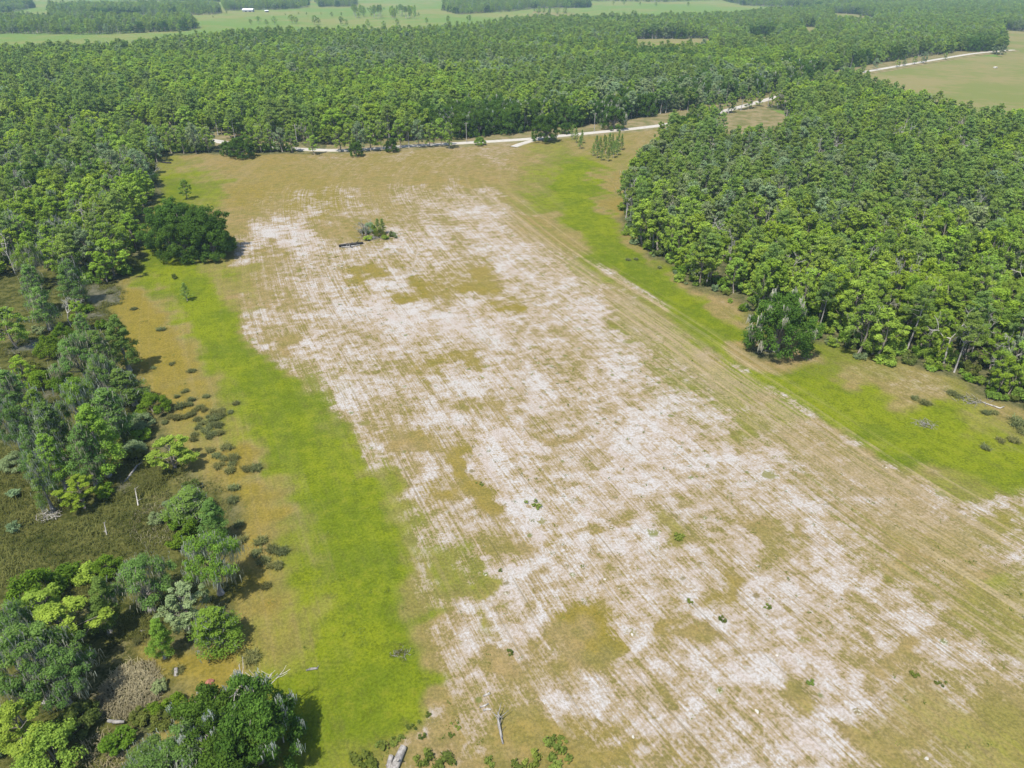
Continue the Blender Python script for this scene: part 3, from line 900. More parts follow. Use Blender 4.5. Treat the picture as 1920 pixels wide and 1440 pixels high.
# far ground: one pasture sheet to well past the last trees
n = NT('pasture')
P = n.pos()
a1 = n.noise(P, 0.004, 4.0, 0.55)
a2 = n.noise(P, 0.03, 4.0, 0.6, (50, 0, 0))
a3 = n.noise(P, 0.5, 3.0, 0.6)
c = n.mix(n.ramp(addm(a1, cen(a2, 0.5)), 0.4, 0.62), (0.125, 0.20, 0.045), (0.20, 0.205, 0.07))
c = n.mix(n.ramp(a3, 0.3, 0.7, 0, 0.35), c, (0.115, 0.135, 0.04))
M['pasture'] = n.finish(c)
n = NT('dry_pasture')
P = n.pos()
a1 = n.noise(P, 0.012, 4.0, 0.55)
a2 = n.noise(P, 0.09, 4.0, 0.6, (50, 0, 0))
c = n.mix(n.ramp(addm(a1, cen(a2, 0.5)), 0.38, 0.62), (0.15, 0.168, 0.052), (0.205, 0.18, 0.078))
M['dry_pasture'] = n.finish(c)
n = NT('forest_floor')
P = n.pos()
a1 = n.noise(P, 0.4, 4.0, 0.65)
c = n.mix(n.ramp(a1, 0.35, 0.68), (0.06, 0.085, 0.03), (0.15, 0.15, 0.065))
M['forest_floor'] = n.finish(c)
n = NT('verge')
P = n.pos()
a1 = n.noise(P, 0.12, 4.0, 0.65)
c = n.mix(n.ramp(a1, 0.35, 0.65), (0.125, 0.125, 0.045), (0.23, 0.185, 0.10))
M['verge'] = n.finish(c)


def sheet(name, poly, z, mat, label=None):
    import bmesh
    bm = bmesh.new()
    vs_ = [bm.verts.new((p[0], p[1], z)) for p in poly]
    bm.faces.new(vs_)
    bmesh.ops.triangulate(bm, faces=bm.faces[:])
    bmesh.ops.recalc_face_normals(bm, faces=bm.faces[:])
    for f_ in bm.faces:
        if f_.normal.z < 0:
            f_.normal_flip()
    me_ = bpy.data.meshes.new(name)
    bm.to_mesh(me_)
    bm.free()
    me_.materials.append(mat)
    o = bpy.data.objects.new(name, me_)
    o['kind'] = 'structure'
    if label:
        o['label'] = label
    col.objects.link(o)
    return o


def rough_edge(poly, step, amp, seed=0):
    r = np.random.default_rng(seed)
    out = []
    for a, b in zip(poly, np.roll(poly, -1, 0)):
        L = np.linalg.norm(b - a)
        k = max(1, int(L / step))
        for i in range(k):
            out.append(a + (b - a) * i / k + (r.normal(size=2) * amp if i else 0))
    return np.array(out)


sheet('ground', [(-7000, -500), (7000, -500), (7000, 7500), (-7000, 7500)], -0.6, M['pasture'])
# woods, as they stand on the ground
MIDWOOD = GP([(-900, 118), (0, 116), (250, 109), (330, 95), (450, 80), (620, 76), (760, 75), (900, 63), (1000, 48), (1260, 44), (1400, 38), (1500, 26), (1700, 14),
              (1920, 4), (2500, -6), (3200, 20), (2600, 130), (1990, 112), (1930, 108), (1812, 96), (1700, 110), (1590, 128), (1500, 155), (1425, 180), (1330, 202), (1262, 214), (1200, 219), (1150, 228), (1050, 241),
              (950, 251), (870, 258), (780, 264), (640, 272), (540, 270), (440, 262), (395, 252), (240, 246), (-400, 236), (-900, 230)])
LEFTWOOD = GP([(-700, 262), (-400, 258), (250, 264), (300, 293), (288, 322), (296, 350), (283, 380), (262, 400), (255, 440), (262, 497), (220, 532), (150, 535), (70, 500), (0, 520), (-300, 560), (-700, 480)])
RIGHTWOOD = GP([(1165, 395), (1185, 350), (1212, 322), (1240, 290), (1266, 262), (1300, 250), (1340, 246), (1400, 250), (1470, 232), (1470, 205), (1425, 203), (1500, 180), (1588, 152), (1592, 170), (1640, 192),
                (1700, 215), (1780, 238), (1850, 254), (1950, 266), (2400, 310), (2400, 940), (2100, 830), (1920, 768), (1850, 740), (1800, 705), (1740, 690), (1650, 680), (1600, 660), (1540, 642), (1500, 624), (1420, 600), (1388, 556), (1300, 535), (1260, 500), (1210, 470), (1178, 430)])
sheet('forest_floor', rough_edge(MIDWOOD, 25, 2.0, 1), -0.5, M['forest_floor'])
sheet('forest_floor', rough_edge(RIGHTWOOD, 15, 1.5, 2) + np.array([0, 0]), -0.45, M['forest_floor'])
sheet('forest_floor', rough_edge(LEFTWOOD, 15, 1.5, 3), -0.44, M['forest_floor'])
PASTURE = GP([(1578, 146), (1650, 131), (1812, 103), (1930, 109), (2200, 114), (2200, 290), (1850, 250), (1780, 235), (1700, 213), (1640, 190), (1590, 165)])
sheet('pasture', rough_edge(PASTURE, 15, 1.2, 4), -0.35, M['dry_pasture'], 'dry tan pasture beside the far dirt road')
CLEAR = GP([(1345, 221), (1424, 198), (1470, 216), (1490, 238), (1480, 268), (1440, 292), (1360, 292), (1335, 262)])
sheet('clearing', rough_edge(CLEAR, 8, 1.0, 5), 0.35, M['verge'], 'tan clearing beside the dirt road')
CLEARINGS = [GP(q) for q in (
    [(1185, 73), (1330, 72), (1340, 108), (1190, 112)], [(1395, 70), (1455, 68), (1460, 95), (1400, 98)], [(1558, 24), (1600, 26), (1640, 33), (1640, 54), (1560, 50)],
    [(1870, 55), (1960, 62), (1960, 118), (1880, 108)], [(1500, 50), (1528, 50), (1535, 80), (1505, 82)], [(1075, 23), (1000, 21), (990, 30), (1080, 38)])]
for i, q in enumerate(CLEARINGS):
    sheet('clearing', rough_edge(q, 15, 2, 20 + i), -0.3, M['dry_pasture'])

# dirt road: a crowned strip of pale limerock with wheel lines
ROAD_PX = [(-300, 236), (0, 247), (245, 255), (330, 258), (395, 263), (430, 270), (560, 281), (640, 283.5), (700, 280), (780, 273.5), (850, 270), (930, 265.5), (1000, 261), (1060, 254.5), (1120, 249), (1180, 243), (1240, 236),
           (1290, 227), (1330, 216), (1420, 193), (1500, 169), (1580, 142), (1700, 121.5), (1800, 104.5), (1830, 100), (1900, 94)]
rp = GP(ROAD_PX)
for _ in range(2):
    q = []
    for a, b in zip(rp[:-1], rp[1:]):
        q += [a * 0.75 + b * 0.25, a * 0.25 + b * 0.75]
    rp = np.array([rp[0]] + q + [rp[-1]])
ROAD = rp
n = NT('limerock')
P = n.pos()
w = n.attr('across')
a1 = n.noise(P, 0.5, 4.0, 0.65)
wheel = n.ramp(n.math('ABSOLUTE', n.math('SUBTRACT', n.math('ABSOLUTE', w), 0.42)), 0.05, 0.2, 1.0, 0.0)
c = n.mix(n.ramp(a1, 0.3, 0.7), (0.36, 0.33, 0.28), (0.46, 0.43, 0.38))
c = n.mix(n.math('MULTIPLY', wheel, 0.5), c, (0.50, 0.48, 0.43))
c = n.mix(n.math('MULTIPLY', n.ramp(n.math('ADD', n.math('ABSOLUTE', w), cen(a1, 0.5)), 0.8, 1.0), 0.8), c, (0.19, 0.17, 0.08))
M['road'] = n.finish(c)


def strip(name, line, widths, offs, mat, label):
    V, A, Q_ = [], [], []
    k = len(offs)
    for i, p in enumerate(line):
        t = line[min(i + 1, len(line) - 1)] - line[max(i - 1, 0)]
        t = t / np.linalg.norm(t)
        nn = np.array([t[1], -t[0]])
        for o_, z in offs:
            V.append((*(p + nn * o_ * widths), z))
            A.append(o_)
        if i:
            for j in range(k - 1):
                b = (i - 1) * k + j
                Q_.append((b, b + k, b + k + 1, b + 1))
    me_ = mk_mesh(name, V, Q_, [mat], smooth_faces=np.ones(len(Q_)), attrs={'across': A})
    o = bpy.data.objects.new(name, me_)
    o['kind'] = 'structure'
    o['label'] = label
    col.objects.link(o)
    return o


strip('dirt_road', ROAD, 3.1, [(-1.1, 0.1), (-0.9, 0.3), (-0.45, 0.37), (0, 0.40), (0.45, 0.37), (0.9, 0.3), (1.1, 0.1)], M['road'], 'pale limerock road running past the far end of the field')
strip('road_verge', ROAD, 12.0, [(-2.3, -0.52), (-1.7, 0.1), (-0.5, 0.14), (0, 0.16), (0.5, 0.14), (1.0, -0.52)], M['verge'], 'dry grass verge along the dirt road')
DRIVE = GP([(1012, 261), (992, 266), (975, 271), (962, 276)])
strip('driveway', DRIVE, 2.2, [(-1.1, 0.05), (-0.8, 0.30), (0, 0.33), (0.8, 0.30), (1.1, 0.05)], M['road'], 'short pale driveway from the road into the field')

# ponds between the swamp trees
POND_RIM = []
n = NT('pond_water')
P = n.pos()
a1 = n.noise(P, 0.6, 4.0, 0.6)
c = n.mix(n.ramp(a1, 0.38, 0.66), (0.075, 0.075, 0.042), (0.13, 0.12, 0.08))
M['pond'] = n.finish(c, 0.45, 0.2)
for i, (cx, cy_, rx, ry) in enumerate([(88, 742, 36, 20), (55, 652, 40, 16), (188, 556, 34, 30), (170, 590, 30, 14), (266, 893, 40, 12), (25, 862, 40, 10), (250, 1178, 26, 10), (130, 1115, 20, 14), (20, 735, 30, 16), (232, 905, 40, 20), (300, 880, 36, 12)]):
    r = np.random.default_rng(i)
    ph = r.random(3) * 6
    pts = []
    for k in range(64):
        t = 2 * math.pi * k / 64
        s = 1 + 0.22 * math.sin(2 * t + ph[0]) + 0.16 * math.sin(3 * t + ph[1]) + 0.09 * math.sin(5 * t + ph[2]) + 0.07 * math.sin(11 * t + 2 * ph[0]) + 0.05 * r.normal() - 0.15
        pts.append(G(cx + rx * s * math.cos(t), cy_ + ry * s * math.sin(t)))
    POND_RIM += [p_ * 1.0 for p_ in pts]
    sheet('pond', pts, 0.08 + 0.007 * i, M['pond'])


# ------------------------------------------------------------------ things
def thing(name, label, cat, loc=(0, 0, 0), rotz=0.0, scale=(1, 1, 1), group=None):
    o = bpy.data.objects.new(name, None)
    col.objects.link(o)
    o.location = loc
    o.rotation_euler = (0, 0, rotz)
    o.scale = scale
    o.empty_display_size = 0.5
    o['label'] = label
    o['category'] = cat
    if group:
        o['group'] = group
    return o


def part(name, me_, parent, label=None):
    o = bpy.data.objects.new(name, me_)
    o.parent = parent
    if label:
        o['label'] = label
    col.objects.link(o)
    return o


KIND = {   # object name, category, crown materials by tone
    'oak': ('oak_tree', 'oak tree', {'dark': 'oak'}),
    'hardwood': ('hardwood_tree', 'tree', {'mid': 'hw_mid', 'bright': 'hw_bright', 'grey': 'hw_grey'}),
    'pine': ('pine_tree', 'pine tree', {'mid': 'pine'}),
    'cypress': ('cypress_tree', 'cypress tree', {'mid': 'cyp', 'bright': 'cyp_bright'}),
    'young_pine': ('pine_tree', 'pine tree', {'mid': 'pine'}),
    'broad': ('cypress_tree', 'cypress tree', {'mid': 'cyp', 'bright': 'cyp_bright'}),
    'thicket': ('shrub', 'shrub', {'bright': 'shrub_y', 'olive': 'shrub_o', 'mid': 'hw_mid', 'grey': 'hw_grey'}),
    'shrub': ('shrub', 'shrub', {'bright': 'shrub_y', 'olive': 'shrub_o', 'mid': 'hw_mid', 'grey': 'hw_grey'}),
    'bare': ('bare_tree', 'dead tree', {'pale': None, 'grey': None}),
}
NVAR = {'oak': 3, 'hardwood': 7, 'pine': 4, 'cypress': 4, 'shrub': 3, 'bare': 3, 'broad': 3, 'thicket': 3, 'young_pine': 3}
DIM = {'oak': (12.0, 7.5), 'hardwood': (15.0, 3.7), 'pine': (19.0, 2.7), 'cypress': (13.0, 2.7), 'shrub': (2.6, 1.6), 'bare': (12.0, 3.0), 'broad': (11.0, 4.6), 'thicket': (5.0, 3.4), 'young_pine': (7.0, 1.6)}
_geo, _parts = {}, {}


def geo(kind, v, lod):
    if (kind, v, lod) not in _geo:
        _geo[kind, v, lod] = make_tree(kind, 100 * v + 7 + sum(map(ord, kind)), lod)
    return _geo[kind, v, lod]


def tree_parts(kind, v, lod, tone):
    """Meshes of a tree's parts, shared between alike trees."""
    key = (kind, v, lod, tone)
    if key not in _parts:
        w_, c_, m_ = geo(kind, v, lod)
        out = []
        wm = M['pale_wood' if tone == 'pale' else 'grey_wood'] if kind == 'bare' else (M['grey_wood'] if kind in ('cypress', 'pine', 'broad', 'young_pine') else M['bark'])
        out.append(('trunk' if kind not in ('shrub', 'thicket') else 'stem', w_.mesh('trunk', [wm])))
        if c_.V:
            out.append(('crown', c_.mesh('crown', [M[KIND[kind][2][tone]]])))
        if m_ is not None:
            out.append(('hanging_moss', m_.mesh('hanging_moss', [M['oak_moss' if kind == 'oak' else 'moss']])))
        _parts[key] = out
    return _parts[key]


def plant_tree(kind, x, y, h, R, tone, label, group=None, v=None, lod=0, moss=True, rz=None, z=0.0):
    v = int(rng.integers(NVAR[kind])) if v is None else v
    H0, R0 = DIM[kind]
    nm, cat, _ = KIND[kind]
    t = thing(nm, label, cat, (x, y, z), rng.random() * 6.28 if rz is None else rz, (R / R0, R / R0 * rng.uniform(0.92, 1.08), h / H0), group)
    for pn, me_ in tree_parts(kind, v, lod, tone):
        if pn == 'hanging_moss' and not moss:
            continue
        pp = part(pn, me_, t)
        if pn == 'hanging_moss':
            pp['kind'] = 'stuff'
    return t


def scatter(poly, spacing, seed, near=0, far=1e9, holes=(), jit=0.42):
    r = np.random.default_rng(seed)
    lo, hi = poly.min(0), poly.max(0)
    gx = np.arange(lo[0], hi[0], spacing)
    gy = np.arange(lo[1], hi[1], spacing * 0.87)
    A, B = np.meshgrid(gx, gy)
    A = A + (np.arange(len(gy)) % 2)[:, None] * spacing * 0.5
    p = np.stack([A.ravel(), B.ravel()], 1) + r.uniform(-jit, jit, (A.size, 2)) * spacing
    dd = np.hypot(p[:, 0], p[:, 1])
    p = p[(dd > near) & (dd < far)]
    # only ground that the photograph could see, with a margin
    u_, v_, _d = PIX(p[:, 0], p[:, 1], 8.0)
    p = p[(u_ > -220) & (u_ < 2140) & (v_ > -60) & (v_ < 1600)]
    p = p[inside(p, poly)]
    for hpoly in holes:
        if len(p):
            p = p[~inside(p, hpoly)]
    return p


LAND = []     # (x, y, radius) of hand placed trees: scattered ones keep clear


def at(cx, cy_, h, frac=0.62):
    """Ground point of a tree whose crown centre shows at (cx, cy)."""
    return G(cx, cy_, h * frac)


HAND = [
 # kind, crown centre px, height, crown radius, tone, moss, label
 ('oak', 1468, 603, 14.5, 7.6, 'dark', 1, 'large lone oak with grey moss tufts standing at the edge of the right wood'),
 ('oak', 372, 432, 15, 10, 'dark', 0, 'broad dark green oak bulging into the field from the left wood'),
 ('oak', 320, 420, 15, 9, 'dark', 0, 'dark oak between the left wood and the bulging field oak'),
 ('oak', 345, 412, 11, 8, 'dark', 0, 'dark oak at the back of the round clump beside the left wood'),
 ('oak', 395, 448, 11, 7, 'dark', 0, 'lower dark oak at the tip of the round clump in the field'),
 ('oak', 335, 450, 12, 7, 'dark', 0, 'dark oak at the front foot of the round clump by the left wood'),
 ('oak', 470, 1366, 11, 5.4, 'dark', 1, 'dark green oak with pale moss at the bottom edge of the grass'),
 ('oak', 402, 1352, 9.5, 4.4, 'dark', 1, 'oak with grey dead twigs left of the nearest dark oak'),
 ('oak', 420, 1425, 9.0, 5.0, 'dark', 1, 'mossy oak cut by the bottom edge of the picture'),
 ('cypress', 335, 1415, 9, 5.0, 'mid', 1, 'pale mossy tree spreading at the bottom edge left of the oaks'),
 ('cypress', 290, 1432, 7, 4.0, 'mid', 1, 'low grey green mossy tree next to the bright bush at the bottom'),
 ('bare', 450, 1318, 12, 3.4, 'pale', 0, 'pale leafless snag rising behind the nearest dark oak'),
 ('bare', 515, 1330, 10, 1.4, 'pale', 0, 'broken grey stub beside the pale snag over the green strip'),
 ('cypress', 51, 482, 14, 4.2, 'bright', 1, 'bright topped cypress above the dark marsh at the left frame edge'),
 ('cypress', 62, 528, 14, 3.6, 'mid', 1, 'tall mossy cypress standing over the shaded left marsh'),
 ('cypress', 75, 566, 12, 3.2, 'mid', 1, 'mossy cypress leaning over the upper pond'),
 ('cypress', 131, 520, 13, 3.8, 'mid', 1, 'grey green cypress beside the grey mud flat'),
 ('shrub', 164, 520, 3.0, 2.4, 'bright', 0, 'round yellow green bush with deep shade on the mud flat'),
 ('hardwood', 190, 495, 9, 3.2, 'bright', 0, 'bright small tree on the mud flat by the rusty grass'),
 ('hardwood', 116, 480, 12, 4.4, 'bright', 1, 'bright spreading tree in the upper swamp'),
 ('hardwood', 202, 450, 14, 5.0, 'mid', 1, 'wide pale green tree at the corner of the left wood'),
 ('hardwood', 158, 462, 13, 4.2, 'grey', 1, 'dull grey tree beside the wide pale green corner tree'),
 ('shrub', 238, 488, 6, 4.0, 'olive', 0, 'dark olive thicket over the bright grass below the round oak clump'),
 ('hardwood', 143, 586, 8, 2.6, 'bright', 0, 'small bright tree by the bare white tree in the swamp'),
 ('bare', 121, 574, 9, 2.5, 'pale', 1, 'bare whitish tree standing in the upper swamp'),
 ('shrub', 160, 574, 3, 2.4, 'bright', 0, 'yellow green bush at the edge of the upper pond'),
 ('shrub', 187, 603, 3.6, 1.8, 'bright', 0, 'small yellowish bush at the margin of the rusty grass'),
 ('shrub', 115, 620, 5, 3.0, 'bright', 0, 'tall bright bush in the middle of the left swamp'),
 ('shrub', 88, 644, 5.5, 3.4, 'bright', 0, 'rounded bright green bush overhanging the middle pond'),
 ('cypress', 152, 612, 9, 2.2, 'mid', 1, 'narrow cypress behind the tall bright swamp bush'),
 ('cypress', 146, 664, 13, 5.2, 'mid', 1, 'broad blue green cypress in the centre of the left swamp'),
 ('cypress', 176, 655, 13, 3.6, 'mid', 1, 'cypress close on the right of the broad blue green one'),
 ('cypress', 223, 632, 14, 3.6, 'mid', 0, 'leaning cypress with bare lower trunk beside the rusty grass'),
 ('hardwood', 38, 688, 7, 3.0, 'bright', 0, 'bright leafy tree between two ponds on the left'),
 ('shrub', 74, 706, 5, 3.2, 'bright', 0, 'bright bush above the lower grey pond'),
 ('shrub', 120, 710, 5, 3.4, 'bright', 0, 'bright bush at the right bank of the lower grey pond'),
 ('cypress', 190, 700, 12, 4.2, 'mid', 1, 'mossy cypress beside the thicket at the rusty grass'),
 ('cypress', 240, 714, 9, 3.6, 'mid', 1, 'grey mossy tree leaning out over the rusty grass edge'),
 ('shrub', 285, 752, 5, 3.6, 'bright', 0, 'bright green bush next to the tussocks on the rusty grass'),
 ('hardwood', 14, 605, 11, 4.2, 'mid', 1, 'dark tree at the left frame edge beside the upper pond'),
 ('cypress', 14, 728, 12, 3.6, 'mid', 1, 'cypress cut by the left frame edge by the lower pond'),
 ('cypress', 18, 792, 13, 4.0, 'mid', 1, 'heavily mossy cypress at the left frame edge'),
 ('cypress', 70, 770, 13, 3.0, 'bright', 1, 'light green cypress below the lower grey pond'),
 ('cypress', 94, 795, 13, 3.2, 'mid', 1, 'grey moss hung cypress next to the light green one'),
 ('cypress', 147, 752, 15, 4.6, 'bright', 1, 'tallest bright cypress of the swamp row'),
 ('cypress', 176, 815, 15, 3.8, 'bright', 0, 'tall dense green cypress over the black shade of the swamp'),
 ('cypress', 156, 842, 13, 3.0, 'mid', 1, 'cypress with grey moss curtains before the dense green one'),
 ('cypress', 203, 765, 13, 3.8, 'mid', 1, 'grey moss covered cypress near the bright bush'),
 ('shrub', 226, 820, 5, 2.4, 'olive', 0, 'olive bush at the foot of the tall dense cypress'),
 ('shrub', 262, 812, 2.6, 2.2, 'bright', 0, 'low yellow green bush between swamp and tussocks'),
 ('shrub', 258, 785, 3, 3.0, 'grey', 0, 'grey olive bush between two bright bushes of the swamp edge'),
 ('cypress', 50, 842, 12, 2.3, 'mid', 1, 'slim cypress at the left before the grey mud'),
 ('cypress', 72, 890, 12, 2.0, 'mid', 1, 'slender pale cypress rising from the dark marsh'),
 ('cypress', 100, 850, 12, 2.6, 'bright', 1, 'pointed light cypress in front of the swamp row'),
 ('shrub', 27, 858, 3, 3.0, 'grey', 0, 'grey bush on the left frame side mud'),
 ('hardwood', 146, 920, 6, 3.2, 'bright', 0, 'round bright tree at the front of the swamp row'),
 ('shrub', 195, 918, 2.6, 1.8, 'bright', 0, 'small yellow bush right of the round bright tree'),
 ('shrub', 246, 836, 2.6, 2.6, 'grey', 0, 'heap of grey brush above the small green pond'),
 ('hardwood', 320, 842, 7, 4.2, 'mid', 0, 'solitary round bright green tree at the head of the open marsh'),
 ('cypress', 347, 935, 6, 3.6, 'mid', 1, 'low mossy tree on the right bank of the open marsh'),
 ('cypress', 397, 968, 9, 2.2, 'mid', 0, 'dark narrow cypress behind the big mossy one on the marsh bank'),
 ('cypress', 393, 1040, 12, 4.4, 'bright', 1, 'big mossy cypress with light top on the marsh bank'),
 ('shrub', 325, 975, 3.2, 1.8, 'bright', 0, 'yellow bush in the reeds below the low mossy tree'),
 ('shrub', 350, 985, 3.2, 1.8, 'bright', 0, 'bright bush between low mossy tree and big mossy cypress'),
 ('cypress', 262, 1085, 10, 4.6, 'mid', 1, 'rounded grey green cypress at the near side of the open marsh'),
 ('cypress', 182, 1128, 10, 2.2, 'mid', 0, 'dense dark green cone shaped cypress by the near marsh'),
 ('hardwood', 340, 1132, 8, 3.4, 'grey', 1, 'shaded tree between the two mossy cypresses of the near marsh'),
 ('cypress', 400, 1165, 7, 3.0, 'bright', 1, 'short bright cypress at the corner of the near marsh'),
 ('cypress', 292, 1188, 7.5, 1.6, 'bright', 0, 'slim leaning cypress with long shadow on the near grass'),
 ('shrub', 60, 1100, 7, 4.2, 'bright', 0, 'yellow green thicket at the left of the near marsh'),
 ('hardwood', 112, 1175, 9, 4.2, 'mid', 0, 'leafy tree behind the mossy group at the near left'),
 ('hardwood', 75, 1150, 9, 4.0, 'mid', 0, 'leafy tree joined to the yellow thicket'),
 ('cypress', 45, 1235, 12, 5.8, 'mid', 1, 'huge mossy tree at the near left frame edge'),
 ('cypress', 100, 1262, 9.5, 4.4, 'mid', 1, 'mossy tree throwing black shade toward the tan reeds'),
 ('cypress', 20, 1180, 11, 4.2, 'mid', 1, 'mossy tree half cut by the near left frame edge'),
 ('hardwood', 28, 1355, 8, 3.6, 'mid', 0, 'leafy tree in the lower left corner'),
 ('shrub', 90, 1392, 6, 4.0, 'mid', 0, 'big green bush in the lower left corner before the brown reeds'),
 ('shrub', 217, 1386, 2.6, 2.2, 'bright', 0, 'single bright green bush beside the orange branch'),
 ('shrub', 140, 1340, 3.4, 2.8, 'olive', 0, 'olive bush left of the tan reed patch'),
 ('shrub', 296, 1322, 1.9, 1.5, 'bright', 0, 'left one of the low yellow bushes above the mossy bottom tree'),
 ('shrub', 322, 1316, 2.0, 1.6, 'bright', 0, 'middle one of the low yellow bushes above the mossy bottom tree'),
 ('shrub', 350, 1330, 2.0, 1.7, 'olive', 0, 'olive bush touching the nearest oaks on the left'),
 ('shrub', 300, 1348, 1.8, 1.6, 'olive', 0, 'low olive bush below the yellow bushes'),
 ('shrub', 262, 1340, 1.8, 1.6, 'olive', 0, 'olive bush at the lower edge of the tan reeds'),
 ('shrub', 125, 1062, 3.4, 2.2, 'bright', 0, 'bright bush on the near shore of the open marsh, leftmost'),
 ('shrub', 152, 1072, 3.2, 2.2, 'mid', 0, 'green bush on the near shore of the open marsh'),
 ('shrub', 196, 1058, 3.6, 2.6, 'bright', 0, 'bright bush beside the rounded grey green cypress'),
 ('shrub', 330, 1010, 2.6, 1.8, 'bright', 0, 'lemon green bush left of the big mossy cypress'),
 ('young_pine', 346, 543, 5.5, 1.6, 'mid', 0, 'thin young pine standing alone on the bright strip left of the field'),
 ('shrub', 327, 518, 1.8, 0.9, 'olive', 0, 'tiny bush above the thin young pine'),
 ('hardwood', 346, 350, 8, 2.6, 'mid', 0, 'single small tree with a shadow at the top left of the field'),
 ('oak', 450, 274, 10, 6.0, 'dark', 0, 'low dark oak by the road at the top left of the field'),
 ('oak', 428, 276, 7, 4.0, 'dark', 0, 'low dark bush like oak beside the gap that shows the road'),
 ('hardwood', 587, 268, 9, 3.8, 'mid', 0, 'round tree with a short trunk alone on the field side of the road'),
 ('oak', 1022, 238, 14, 7.0, 'dark', 0, 'dark oak across the road from the driveway'),
 ('hardwood', 1027, 246, 8, 3.0, 'mid', 0, 'small light tree in front of the dark oak across the driveway'),
 ('oak', 1152, 218, 13, 7.5, 'dark', 1, 'oak with pale moss across the road from the young pines'),
 ('oak', 1061, 240, 6, 3.6, 'dark', 0, 'dark low oak right of the driveway oak'),
 ('shrub', 900, 263, 4.6, 3.6, 'mid', 0, 'round bush on the verge of the bending road'),
 ('oak', 667, 278, 7, 3.4, 'dark', 0, 'dark bushy oak among the roadside trunks'),
 ('oak', 734, 270, 7, 3.4, 'dark', 0, 'second dark bushy oak among the roadside trunks'),
]
for kind, cx, cy_, h, R, tone, ms, label in HAND:
    kind = 'broad' if kind == 'cypress' and R >= 4.0 else ('thicket' if kind == 'shrub' and R >= 2.6 else kind)
    x, y = at(cx, cy_, h, 0.55 if kind in ('oak', 'shrub', 'thicket') else 0.62)
    plant_tree(kind, x, y, h, R, tone, label, moss=bool(ms), z=ground_z(x, y) - 0.05)
    LAND.append((x, y, R))

# roadside row on the field's side: bases read off the picture
ROW = [(322, 287, 'hardwood', 14, 'mid'), (345, 288, 'hardwood', 13, 'mid'), (368, 288, 'hardwood', 15, 'grey'), (392, 286, 'hardwood', 12, 'mid'), (474, 287, 'hardwood', 14, 'bright'), (490, 286, 'hardwood', 13, 'mid'),
       (508, 285, 'hardwood', 14, 'mid'), (530, 285, 'hardwood', 12, 'grey'), (548, 286, 'hardwood', 11, 'mid'), (640, 285, 'hardwood', 12, 'mid'), (656, 285, 'hardwood', 14, 'mid'), (676, 285, 'hardwood', 15, 'grey'),
       (695, 283, 'hardwood', 14, 'mid'), (715, 282, 'hardwood', 15, 'mid'), (750, 279, 'hardwood', 14, 'bright'), (767, 278, 'pine', 18, 'mid'), (785, 277, 'hardwood', 14, 'grey'), (806, 276, 'hardwood', 12, 'mid'),
       (827, 274, 'hardwood', 14, 'mid'), (842, 278, 'hardwood', 13, 'mid')]
words_row = ['first', 'second', 'third', 'fourth', 'fifth', 'sixth', 'seventh', 'eighth', 'ninth', 'tenth']
for i, (bx, by, kind, h, tone) in enumerate(ROW):
    x, y = G(bx, by)
    side = 'left of' if bx < 587 else 'right of'
    sub = [q for q in ROW if (q[0] < 587) == (bx < 587)]
    j = sorted(q[0] for q in sub).index(bx)
    if bx < 587:
        j = len(sub) - 1 - j
    word = {'mid': 'mid green', 'grey': 'greyish', 'bright': 'bright green'}[tone]
    plant_tree(kind, x, y, h, rng.uniform(3.4, 4.6) if kind == 'hardwood' else 2.8, tone,
               f'{word} roadside {"pine" if kind == "pine" else "tree"}, {words_row[min(j, 9)]} {side} the round short trunked tree', 'trees along the field side of the road', lod=1, z=-0.05)
    LAND.append((x, y, 3))

for bx in range(296, 396, 8):
    x, y = G(bx + rng.uniform(-2, 2), 279 + rng.uniform(-3, 2))
    h = rng.uniform(11, 14)
    plant_tree('hardwood', x, y, h, rng.uniform(3.2, 4.4), 'mid' if rng.random() < 0.7 else 'grey', 'tree in the dense rank that hides the left end of the road', 'dense rank hiding the left end of the road', lod=1, z=-1.5)
    LAND.append((x, y, 2.5))
for bx, by, h in [(306, 284, 4.5), (318, 283, 5), (332, 285, 4.5), (346, 284, 5.5), (360, 285, 4.5), (374, 284, 5), (386, 283, 4.5), (466, 284, 4.5), (482, 284, 5), (498, 283, 4.5), (514, 283, 5), (530, 283, 4), (545, 284, 3.5)]:
    x, y = G(bx, by)
    plant_tree('thicket', x, y, h, h * 0.72, 'mid', 'bushy growth under the roadside trees ' + ('left of the road gap' if bx < 430 else 'right of the low dark oak'),
               'bushy growth at the foot of the roadside trees', lod=1, z=-0.1)
    LAND.append((x, y, 2))

# young pines by the road bend
PINES = [(1080, 268), (1091, 269), (1073, 262), (1088, 279), (1112, 292), (1120, 296), (1128, 301), (1135, 288), (1142, 280), (1150, 296), (1158, 291), (1165, 281), (1140, 302), (1125, 286), (1148, 276), (1160, 270), (1118, 280), (1133, 275), (1155, 285), (1145, 290)]
for i, (bx, by) in enumerate(PINES):
    x, y = G(bx, by)
    near = bx < 1100
    plant_tree('young_pine', x, y, rng.uniform(5.5, 8.5), rng.uniform(1.3, 1.9), 'mid',
               'young dark pine in the pair of clumps nearest the driveway' if near else 'young dark pine in the loose clump between road and right wood',
               'young pines nearest the driveway' if near else 'young pines between road and right wood', lod=0, z=-0.1)
    LAND.append((x, y, 2))

